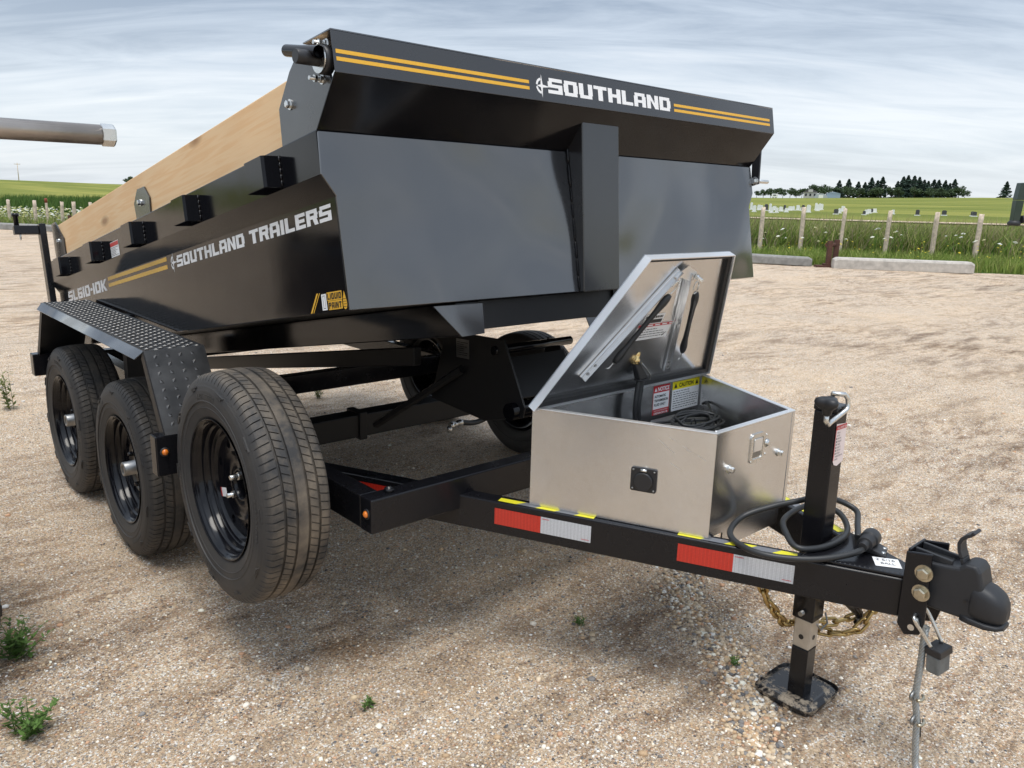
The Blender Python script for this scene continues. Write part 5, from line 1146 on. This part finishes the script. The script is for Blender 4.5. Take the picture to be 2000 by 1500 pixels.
weed(-1.05, 3.9, 5, .26, .07, 6, 'tall thin pale weed in the gravel left of the rear wheel', True)
weed(.50, 3.15, 7, .14, .07, 7, 'green weed behind the trailer seen above the spare tyre', True)
weed(.66, 3.05, 6, .12, .06, 8, 'green weed behind the trailer seen beside the axle tube', True)
# ------------------------------------------------------------------ far surroundings
FN = Vector((.839, .544))
def bear(u):        # ground direction of a picture column at the horizon
    v = 348.35 + .0277 * (u + 429); d = CF + CR * ((u - 1000) / 1543.07) + CU * ((750 - v) / 1543.07); return Vector((d.x, d.y)).normalized()
C2 = Vector((CP.x, CP.y))
def on_line(u, c): d = bear(u); return C2 + d * ((c - FN.dot(C2)) / FN.dot(d))
def at_dist(u, r): return C2 + bear(u) * r
# fence posts
q = random.Random(5)
labs_r = ['weathered fence post nearest the trailer box on the right', 'second fence post to the right of the trailer', 'fence post right behind the rusty steel stand', 'fence post behind the middle of the long concrete block', 'fence post behind the right half of the long concrete block', 'fence post past the right end of the long concrete block']
labs_l = ['leftmost fence post among the white flowers', 'second fence post from the left among the white flowers', 'red-topped fence post in the flower patch', 'fence post just right of the red-topped one', 'fourth plain fence post from the left edge', 'fence post second nearest the plank on the left', 'fence post whose top just clears the wooden plank']
def fence_post(p, h, lean, label, red=False):
    r_ = tag(empty('fence_post', (p.x, p.y, -.03)), label, 'fence post', 'weathered fence posts'); k = B(); r0 = q.uniform(.055, .07) * (1.0 if not red else .8); rg_ = []
    for i in range(7):
        t = i / 6; rg_.append([(p.x + lean[0] * t + (r0 * (1 - .1 * t)) * (1 + .12 * q.uniform(-1, 1)) * math.cos(a), p.y + lean[1] * t + (r0 * (1 - .1 * t)) * (1 + .12 * q.uniform(-1, 1)) * math.sin(a), -.1 + (h + .1) * t + (q.uniform(-.03, .02) if i == 6 else 0)) for a in np.linspace(0, 6.283, 11)[:-1]])
    o_ = obj('timber', k.loop(rg_, True), 'post', r_)
    if red: obj('painted_cap', B().lathe([(0, r0 * 1.05), (.12, r0 * 1.08), (.15, r0 * .9)], (p.x + lean[0], p.y + lean[1], h - .1), (0, 0, 1), 12), 'redcap', r_)
for u, h, l_ in zip((1491, 1571, 1649, 1738, 1831, 1917), (1.34, 1.37, 1.38, 1.35, 1.34, 1.31), labs_r): fence_post(on_line(u, 21.7), h, (q.uniform(-.05, .06), q.uniform(-.06, .02)), l_)
for u, l_ in zip((11, 63, 87, 115, 141, 171, 199), labs_l): fence_post(on_line(u, 20.0), .88 if u != 87 else .92, (q.uniform(-.04, .04), q.uniform(-.04, .04)), l_, u == 87)
# concrete parking blocks
def block(a, c, h, dpt, mat, label, lift=0.0):
    a, c = Vector((*a, 0)), Vector((*c, 0)); d = (c - a).normalized(); n_ = Vector((-d.y, d.x, 0)); n_ = n_ if n_.dot(Vector((.839, .544, 0))) > 0 else -n_
    k = B(); sec_ = [(0, 0), (0, h * .80), (h * .12, h), (dpt - .04, h), (dpt, h * .85), (dpt, 0)]; rg_ = []; L_ = (c - a).length
    for s_, sh in ((0, .82), (.08, 1), (L_ * .35, 1), (L_ * .65, 1), (L_ - .08, 1), (L_, .82)):
        rg_.append([tuple(a + d * s_ + n_ * (y * (1 if sh == 1 else .9) + (0 if sh == 1 else .02)) + Vector((0, 0, .0 + z * (1 if z < .05 else sh) + lift * (1 - s_ / L_)))) for y, z in sec_])
    return tag(obj('concrete_block', k.loop(rg_, False), mat, None, None, .012), label, 'concrete block', 'concrete parking blocks')
block((16.05, 6.95), (18.02, 4.60), .26, .34, 'concrete', 'long pale concrete block on the gravel right of the rusty stand')
block((14.0, 10.9), (16.15, 7.55), .21, .30, 'concrete2', 'old grey concrete block left of the rusty stand, one end lifted', .07)
p0, p1 = on_line(-60, 17.75), on_line(118, 17.75); block(p0, p1, .20, .3, 'concrete2', 'grey concrete block along the yard edge at far left')
# rusty stands
def stand(p, label, s=1.0):
    r_ = tag(empty('steel_stand', (p.x, p.y, 0)), label, 'steel stand'); ex = Vector((.70, -.71, 0)); fm_ = Matrix.Translation((p.x, p.y, 0)) @ Matrix.Rotation(math.atan2(ex.y, ex.x), 4, 'Z') @ Matrix.Scale(s, 4)
    obj('base_plate', B().box(-.35, .30, -.12, .12, .0, .05), 'rust', r_, fm_, .005); obj('upright', B().box(-.11, .0, -.05, .05, .051, .62), 'rust', r_, fm_, .005); obj('foot_flange', B().box(-.17, .06, -.08, .08, .0505, .09), 'rust', r_, fm_, .005)
    obj('upright', B().box(.14, .25, .25, .35, .0, .64), 'rust', r_, fm_, .005); obj('cross_tube', B().lathe([(-.16, .05), (.34, .05)], (.0, .15, .52), (.75, .66, 0), 12), 'rust', r_, fm_)
stand(Vector((16.35, 7.20)), 'brown rusty steel stand standing between two concrete blocks')
stand(on_line(133, 18.4), 'small brown rusty frame beside the fence behind the plank', .8)
# dark green gooseneck of a trailer at the right edge
GN = tag(empty('green_gooseneck', (14.6, 2.9, 0)), 'dark green gooseneck hitch of a trailer at the right edge', 'trailer hitch')
gp = at_dist(1984, 17.0); ex = Vector((.744, -.667, 0)).normalized(); gfm = Matrix.Translation((gp.x, gp.y, 0)) @ Matrix.Rotation(math.atan2(ex.y, ex.x), 4, 'Z')
obj('coupler_tube', B().hull8([(-.06, -.06, 1.24), (.06, -.06, 1.24), (.06, .06, 1.24), (-.06, .06, 1.24), (-.06, -.065, 1.60), (.08, -.065, 1.60), (.08, .065, 1.60), (-.06, .065, 1.60)]), 'olive', GN, gfm, .01)
obj('coupler_cup', B().lathe([(0, .10), (.05, .11), (.09, .075)], (0, 0, 1.16), (0, 0, 1), 18), 'matte', GN, gfm); obj('coupler_latch', B().lathe([(0, .07), (.12, .07)], (.10, -.02, 1.27), (1, 0, .1), 12), 'matte', GN, gfm)
obj('neck_head', B().prism([(-.06, 1.605), (-.03, 1.90), (.10, 1.91), (.60, 2.10), (.60, 1.78), (.12, 1.608)], 'y', -.07, .07), 'olive', GN, gfm, .01)
obj('neck_beam', B().prism([(.601, 1.78), (.601, 2.10), (3.2, 2.30), (3.6, 2.1), (3.6, .55), (3.3, .55), (3.3, 1.9)], 'y', -.068, .068), 'olive', GN, gfm, .01)
obj('deck_beam', B().box(3.601, 8.0, -.9, .9, .60, .85), 'olive', GN, gfm, .01); obj('landing_leg', B().box(4.0, 4.15, -.07, .07, .02, .599), 'matte', GN, gfm)
for yy in (-.8, .8): obj('wheel', B().lathe([(-.11, .25), (-.11, .38), (.11, .38), (.11, .25)], (6.6, yy, .37), (0, 1, 0), 24), 'rubber2', GN, gfm)
k = B(); GF = Fr((.14, -.0705, 1.64), (.8, 0, .36), (-.36, 0, .8)); rect(k, GF, 0, 0, .28, .05, .003); rect(k, GF, .16, .26, .46, .34, .003); obj('silver_reflector', k, 'twhite', GN, gfm)
# farm track beyond the fence
k = B(); P = [on_line(u, 77) for u in np.linspace(1380, 2300, 14)]; P2_ = [on_line(u, 82) for u in np.linspace(1380, 2300, 14)]
for i in range(13): k.poly([(P[i].x, P[i].y, hills(*P[i]) + .12), (P[i + 1].x, P[i + 1].y, hills(*P[i + 1]) + .12), (P2_[i + 1].x, P2_[i + 1].y, hills(*P2_[i + 1]) + .12), (P2_[i].x, P2_[i].y, hills(*P2_[i]) + .12)])
o = obj('farm_track', k, 'gravel'); o['kind'] = 'structure'
# tall grass between the yard and the field
def blades(name, pts, hmin, hmax, w0, cols, seed, label, base=0.0, bend=.35):
    g_ = np.random.default_rng(seed); n = len(pts); h = g_.uniform(hmin, hmax, n); a = g_.uniform(0, 6.283, n); w_ = w0 * g_.uniform(.6, 1.5, n)
    sx = np.stack([np.cos(a), np.sin(a)], 1) * w_[:, None] / 2; bd = g_.normal(0, bend, (n, 2)) * h[:, None] + np.array([.05, -.04]) * h[:, None]
    p = np.array(pts)[:, :2]; z = np.array(pts)[:, 2] if np.array(pts).shape[1] > 2 else np.full(n, base)
    def row(t, k): 
        c = p + bd * t * t; return np.concatenate([c - sx * k, (z + h * t)[:, None]], 1), np.concatenate([c + sx * k, (z + h * t)[:, None]], 1)
    a0, b0 = row(0, 1); a1, b1 = row(.5, .9); a2, b2 = row(1, .15)
    V = np.stack([a0, b0, a1, b1, a2, b2], 1).reshape(-1, 3); I = 6 * np.arange(n)[:, None]; F = np.concatenate([I + np.array([0, 1, 3, 2]), I + np.array([2, 3, 5, 4])], 0)
    ci = g_.choice(len(cols), n); c = np.array(cols)[ci] * g_.uniform(.75, 1.25, (n, 1)); o_ = np_mesh(name, V, F, 'leaf', np.repeat(c, 6, 0)); o_['kind'] = 'stuff'; return tag(o_, label, 'grass')
g_ = np.random.default_rng(21)
def strip_pts(n, c0, c1, s0, s1, pw=1.0, clump=True):
    if clump and n > 5000:
        P = strip_pts(int(n * 1.7), c0, c1, s0, s1, pw, False); v = np.sin(P[:, 0] * 2.1 + 1.3 * P[:, 1]) + np.sin(P[:, 1] * 3.3 - P[:, 0] * 1.9) + np.sin(P[:, 0] * 6.1 + P[:, 1] * 5.2); return P[g_.random(len(P)) < np.clip(.55 + .2 * v, .12, 1)]
    c = c0 + (c1 - c0) * g_.random(n) ** pw; s_ = g_.uniform(s0, s1, n); return np.stack([.839 * c - .544 * s_, .544 * c + .839 * s_], 1)
GR = [(.16, .235, .04), (.21, .29, .055), (.26, .33, .07), (.33, .35, .11), (.11, .18, .03), (.42, .37, .18), (.36, .30, .19)]
# s runs along the fence: about -12 at the right edge of the picture, +22 at the left edge
blades('tall_grass', strip_pts(30000, 21.8, 27.0, -15, 2.5), .45, 1.05, .024, GR, 31, 'tall green roadside grass along the fence on the right')
blades('yard_edge_grass', strip_pts(20000, 18.1, 22.0, -15, 2.5), .10, .36, .020, GR[:4], 32, 'shorter green grass behind the concrete blocks on the right')
blades('meadow_grass', strip_pts(16000, 18.3, 24.0, 10, 30), .12, .42, .022, GR, 33, 'grass and herbs along the fence on the left')
blades('standing_crop', strip_pts(30000, 23.5, 48, 14, 40), .55, .95, .045, [(.065, .13, .025), (.09, .165, .035), (.115, .19, .04)], 34, 'dark green standing crop beyond the fence on the left', 0.0, .15)
blades('grass_middle', strip_pts(9000, 18.3, 25.0, 2.5, 10), .3, .9, .024, GR, 35, 'tall grass along the fence hidden behind the trailer')
blades('seed_stalks', strip_pts(2600, 22.4, 27.0, -15, 2.5), .9, 1.3, .014, [(.36, .27, .16), (.30, .25, .13), (.25, .25, .10)], 36, 'thin tan seed stalks rising above the tall grass on the right', 0.0, .18)
blades('broad_weeds', strip_pts(2200, 22.0, 25, -15, 2.5), .3, .75, .07, [(.14, .25, .045), (.20, .30, .07), (.10, .19, .04)], 37, 'broad-leaved weeds mixed in the grass on the right', 0.0, .45)
def flowers(name, pts, zlo, zhi, r0, cols, seed, label):
    q_ = np.random.default_rng(seed); n = len(pts); z = q_.uniform(zlo, zhi, n); r = r0 * q_.uniform(.6, 1.3, n); ang = np.linspace(0, 6.283, 7)[:-1]
    V = np.zeros((n, 7, 3)); V[:, 0, :2] = pts; V[:, 0, 2] = z + r * .5; tl = q_.normal(0, .4, (n, 2))
    for j, a in enumerate(ang): V[:, j + 1, 0] = pts[:, 0] + r * math.cos(a); V[:, j + 1, 1] = pts[:, 1] + r * math.sin(a); V[:, j + 1, 2] = z + r * (tl[:, 0] * math.cos(a) + tl[:, 1] * math.sin(a)) * .6
    F = np.concatenate([7 * np.arange(n)[:, None] + np.array([0, j + 1, (j + 1) % 6 + 1]) for j in range(6)], 0); c = np.array(cols)[q_.choice(len(cols), n)]
    o_ = np_mesh(name, V.reshape(-1, 3), F, 'leaf', np.repeat(c, 7, 0)); o_['kind'] = 'stuff'; return tag(o_, label, 'flowers')
WHT = [(.75, .74, .62), (.70, .66, .38), (.78, .78, .72)]
flowers('white_flowers', strip_pts(1500, 20.0, 23.5, 19, 31), .22, .60, .042, WHT + [(.45, .48, .14), (.5, .47, .2)], 41, 'mass of white and cream wildflowers along the left fence')
flowers('scattered_flowers', strip_pts(46, 19.5, 22.5, -10, 1), .45, .85, .055, WHT, 42, 'scattered white umbels in the tall grass on the right')
flowers('yellow_flowers', strip_pts(120, 18.4, 21, -12, 1), .2, .6, .025, [(.7, .55, .05)], 43, 'small yellow blooms in the grass on the right')
# trees on the skyline
def crown_mesh(name, kind, seed):
    q_ = np.random.default_rng(seed); V, F, Cc = [], [], []
    def leaf(p, s_, nrm, col):
        a = q_.normal(size=3); a /= np.linalg.norm(a); b_ = np.cross(a, q_.normal(size=3)); b_ /= np.linalg.norm(b_); k0 = len(V); V.extend([p + a * s_, p + b_ * s_, p - a * s_, p - b_ * s_]); F.append((k0, k0 + 1, k0 + 2, k0 + 3)); Cc.extend([col] * 4)
    if kind == 'spruce':
        for i in range(520):
            t = q_.random() ** .8; r = (1 - t) ** .85 * .21 * (1 + .25 * math.sin(t * 34)) + .008; a = q_.uniform(0, 6.283); k_ = q_.random() ** .4
            leaf(np.array([math.cos(a) * r * k_, math.sin(a) * r * k_, .08 + .92 * t - .05 * k_]), .026 + .018 * (1 - t), None, np.array((.050, .076, .060)) * q_.uniform(.7, 1.5))  # green lightened and blued: distance haze put into the colour
    else:
        lob = [(q_.normal(0, .16), q_.normal(0, .16), q_.uniform(.4, .82), q_.uniform(.13, .24)) for _ in range(9)]
        for i in range(620):
            lx_, ly_, lz_, lr_ = lob[q_.integers(9)]; d_ = q_.normal(size=3); d_ /= np.linalg.norm(d_); r = lr_ * q_.random() ** .35
            leaf(np.array([lx_, ly_, lz_]) + d_ * r * np.array([1, 1, .85]), .042, None, np.array((.075, .108, .058)) * q_.uniform(.6, 1.5))  # leaf colour lightened for haze as well
    me_o = np_mesh(name, np.array(V), np.array(F), 'foliage', np.array(Cc)); me = me_o.data; bpy.data.objects.remove(me_o); return me
SPR = [crown_mesh('crown', 'spruce', i) for i in range(4)]; DEC = [crown_mesh('crown', 'broad', 10 + i) for i in range(4)]
k = B().tube([(0, 0, -.05), (0, 0, .4), (0, 0, .9)], [.022, .016, .005], 7); bmesh.ops.recalc_face_normals(k.bm, faces=k.bm.faces[:]); trunk = bpy.data.meshes.new('trunk'); k.bm.to_mesh(trunk); k.bm.free(); trunk.materials.append(MT['bark'])
def tree(u, r, h, kind, i, label, wide=1.0):
    p = at_dist(u, r); z = hills(p.x, p.y); fm_ = Matrix.Translation((p.x, p.y, z)) @ Matrix.Rotation(i * 1.3, 4, 'Z') @ Matrix.Diagonal((h * wide, h * wide, h, 1))
    o_ = bpy.data.objects.new('spruce_tree' if kind == 's' else 'broadleaf_tree', None); link(o_, None, Matrix.Translation((p.x, p.y, z))); tag(o_, label, 'tree', 'trees on the skyline')
    put('crown', (SPR if kind == 's' else DEC)[i % 4], o_, fm_); put('trunk', trunk, o_, fm_)
TU = [(1634, 10.4), (1652, 12.2), (1671, 10.6), (1684, 10.2), (1696, 12.6), (1708, 11.0), (1717, 12.8), (1747, 10.2), (1757, 12.6), (1766, 13.2), (1778, 12.8), (1788, 12.0), (1798, 10.4), (1806, 9.6), (1817, 11.6), (1826, 11.4), (1839, 10.8), (1848, 9.2), (1857, 11.2), (1958, 9.8)]
nth = ['first', 'second', 'third', 'fourth', 'fifth', 'sixth', 'seventh', 'eighth', 'ninth', 'tenth', 'eleventh', 'twelfth', 'thirteenth', 'fourteenth', 'fifteenth', 'sixteenth', 'seventeenth', 'eighteenth', 'nineteenth', 'twentieth', 'twenty-first', 'twenty-second']
for i, (u, h) in enumerate(TU): tree(u, 500 + (i * 37) % 40, h, 's', i, 'dark spruce, %s from the left in the skyline grove on the right' % nth[i] if u < 1900 else 'lone dark spruce just left of the green gooseneck', 1.75)
DU = [(1476, 4.6), (1489, 6.2), (1503, 6.0), (1514, 7.4), (1527, 6.4), (1541, 6.8), (1553, 5.6), (1564, 6.6), (1588, 8.6), (1600, 9.6), (1611, 7.6), (1632, 6.8), (1643, 8.0), (1727, 8.0), (1738, 6.4), (1662, 6.0), (1690, 6.2), (1770, 6.6), (1790, 6.8), (1812, 6.0), (1868, 7.6), (1880, 5.4), (1640, 5.6), (1655, 6.6), (1676, 6.4), (1702, 6.6), (1712, 7.0), (1752, 6.6), (1761, 7.2), (1782, 7.0), (1801, 6.4), (1821, 6.6), (1832, 6.2), (1845, 6.4), (1853, 6.0)]
NTH = nth + ['twenty-third', 'twenty-fourth', 'twenty-fifth', 'twenty-sixth', 'twenty-seventh', 'twenty-eighth', 'twenty-ninth', 'thirtieth', 'thirty-first', 'thirty-second', 'thirty-third', 'thirty-fourth', 'thirty-fifth']
DU.sort()
for i, (u, h) in enumerate(DU): tree(u, 495 + (i * 29) % 45, h, 'd', i, 'rounded broadleaf tree, %s from the left in the far row on the right' % NTH[i], 1.25)
for i, (u, h) in enumerate(((247, 4.0), (258, 5.2), (270, 5.6), (283, 5))): tree(u, 520 + i * 6, h, 'd', i + 1, ('low dark tree peeping over the plank on the left skyline', 'taller dark tree behind the plank on the left skyline', 'third dark tree behind the plank on the left skyline', 'fourth dark tree behind the plank on the left skyline')[i], 1.2)
# farm buildings
def bfr(u, r): p = at_dist(u, r); d = bear(u); return Matrix.Translation((p.x, p.y, hills(p.x, p.y))) @ Matrix.Rotation(math.atan2(d.y, d.x) - math.pi / 2, 4, 'Z')
H = tag(empty('farm_house', tuple(bfr(1580, 488).translation)), 'small pale farmhouse with a dark roof among the far trees', 'house'); fm_ = bfr(1580, 488)
obj('wall', B().box(-3.6, 3.6, 0, 6, 0, 3.4), 'housewall', H, fm_); obj('roof', B().prism([(-4, 3.4), (4, 3.4), (0, 5.4)], 'y', -.4, 6.4), 'roof', H, fm_); obj('dormer', B().box(-1.2, 1.2, -.6, 2, 3.45, 4.9), 'housewall', H, fm_)
for x in (-2.3, 0, 2.3): obj('window', B().box(x - .5, x + .5, -.06, .02, 1.2, 2.6), 'glass', H, fm_)
fm_ = bfr(1601, 480); Q_ = tag(empty('quonset_shed', tuple(fm_.translation)), 'round-roofed grey metal shed beside the farmhouse', 'shed')
obj('shell', B().prism([(3.6 * math.cos(t), 2.6 * math.sin(t)) for t in np.linspace(0, math.pi, 15)], 'y', 0, 9), 'galv', Q_, fm_); obj('door', B().box(-1.2, 1.2, -.08, -.005, 0, 1.7), 'stone', Q_, fm_)
fm_ = bfr(1625, 486); Q_ = tag(empty('blue_shed', tuple(fm_.translation)), 'pale blue metal farm shed left of the spruce grove', 'shed')
obj('wall', B().box(-3.6, 3.6, 0, 9, 0, 2.6), 'barn', Q_, fm_); obj('roof', B().prism([(-3.8, 2.6), (3.8, 2.6), (0, 3.5)], 'y', -.2, 9.2), 'barn', Q_, fm_)
fm_ = bfr(1511, 480); Q_ = tag(empty('trailer_van', tuple(fm_.translation)), 'tiny white caravan under the far trees on the right', 'caravan'); obj('body', B().box(-1.6, 1.6, 0, 2, .4, 2.4), 'stone', Q_, fm_, .2); obj('window', B().box(-.8, .8, -.05, -.005, 1.4, 2.0), 'glass', Q_, fm_)
for x in (-.7, .7): obj('wheel', B().lathe([(0, .35), (.2, .35)], (x, .1, .35), (0, 1, 0), 12), 'rubber2', Q_, fm_)
# power pole on the left rise
p = at_dist(38, 430); z = hills(p.x, p.y); Q_ = tag(empty('power_pole', (p.x, p.y, z)), 'thin grey power pole on the left skyline', 'power pole'); d = bear(38); pf = Matrix.Translation((p.x, p.y, z)) @ Matrix.Rotation(math.atan2(d.y, d.x) - math.pi / 2, 4, 'Z')
obj('mast', B().lathe([(-.3, .18), (7.6, .13)], (0, 0, 0), (0, 0, 1), 8), 'post', Q_, pf); obj('cross_arm', B().box(-1.2, 1.2, -.08, .08, 6.9, 7.1), 'post', Q_, pf)
for x in (-1.0, 0.3, 1.0): obj('insulator', B().lathe([(0, .08), (.3, .06)], (x, 0, 7.1), (0, 0, 1), 8), 'stone', Q_, pf)
# gravestones in the far cemetery
NTH = nth + ['twenty-third', 'twenty-fourth', 'twenty-fifth', 'twenty-sixth', 'twenty-seventh', 'twenty-eighth', 'twenty-ninth', 'thirtieth', 'thirty-first', 'thirty-second', 'thirty-third', 'thirty-fourth', 'thirty-fifth']
def grave(u, r, h, w_, mat, i, label):
    p = at_dist(u, r); z = hills(p.x, p.y); d = bear(u); fm2 = Matrix.Translation((p.x, p.y, z)) @ Matrix.Rotation(math.atan2(d.y, d.x) - math.pi / 2 + (i % 5 - 2) * .12, 4, 'Z')
    r_ = bpy.data.objects.new('gravestone', None); link(r_, None, fm2); tag(r_, label, 'gravestone', 'gravestones on the far green slope')
    k = B().prism([(-w_ / 2, .12), (w_ / 2, .12), (w_ / 2, h * .85), (w_ * .3, h), (-w_ * .3, h), (-w_ / 2, h * .85)], 'y', -.12, .12); obj('headstone', k, mat, r_, fm2); obj('plinth', B().box(-w_ / 2 - .1, w_ / 2 + .1, -.2, .2, -.1, .119), 'stone', r_, fm2)
GS = [(1468, 140, 1.5), (1474, 122, 1.2), (1483, 138, 1.1), (1488, 140, 1.0), (1497, 135, 1.3), (1505, 128, 1.5), (1508, 118, 1.0), (1513, 140, .9), (1518, 120, .9), (1526, 132, .9), (1533, 141, 1.1), (1537, 126, .8), (1544, 140, .9), (1550, 142, .9), (1559, 143, 1.1), (1566, 141, .7), (1569, 139, 1.2), (1580, 128, 1.4), (1594, 150, 1.5), (1597, 142, 1.3), (1601, 150, 1.4), (1605, 152, 1.3), (1634, 118, .9), (1641, 126, .9), (1647, 140, 1.1), (1689, 118, .7), (1693, 124, .8), (1698, 130, .8), (1703, 134, .8), (1709, 136, .8), (1745, 128, .8), (1793, 122, 1.0), (1845, 126, .9), (1900, 126, .8), (1904, 124, .8)]
for i, (u, r, h) in enumerate(GS):
    dk = i % 6 == 4 or u in (1634, 1689, 1793, 1845, 1900)
    grave(u, r, h * .8, .34 + .25 * ((i * 7) % 5) / 4, 'stone2' if dk else 'stone', i, ('dark' if dk else 'pale') + ' gravestone, %s from the left on the far green slope' % NTH[i])
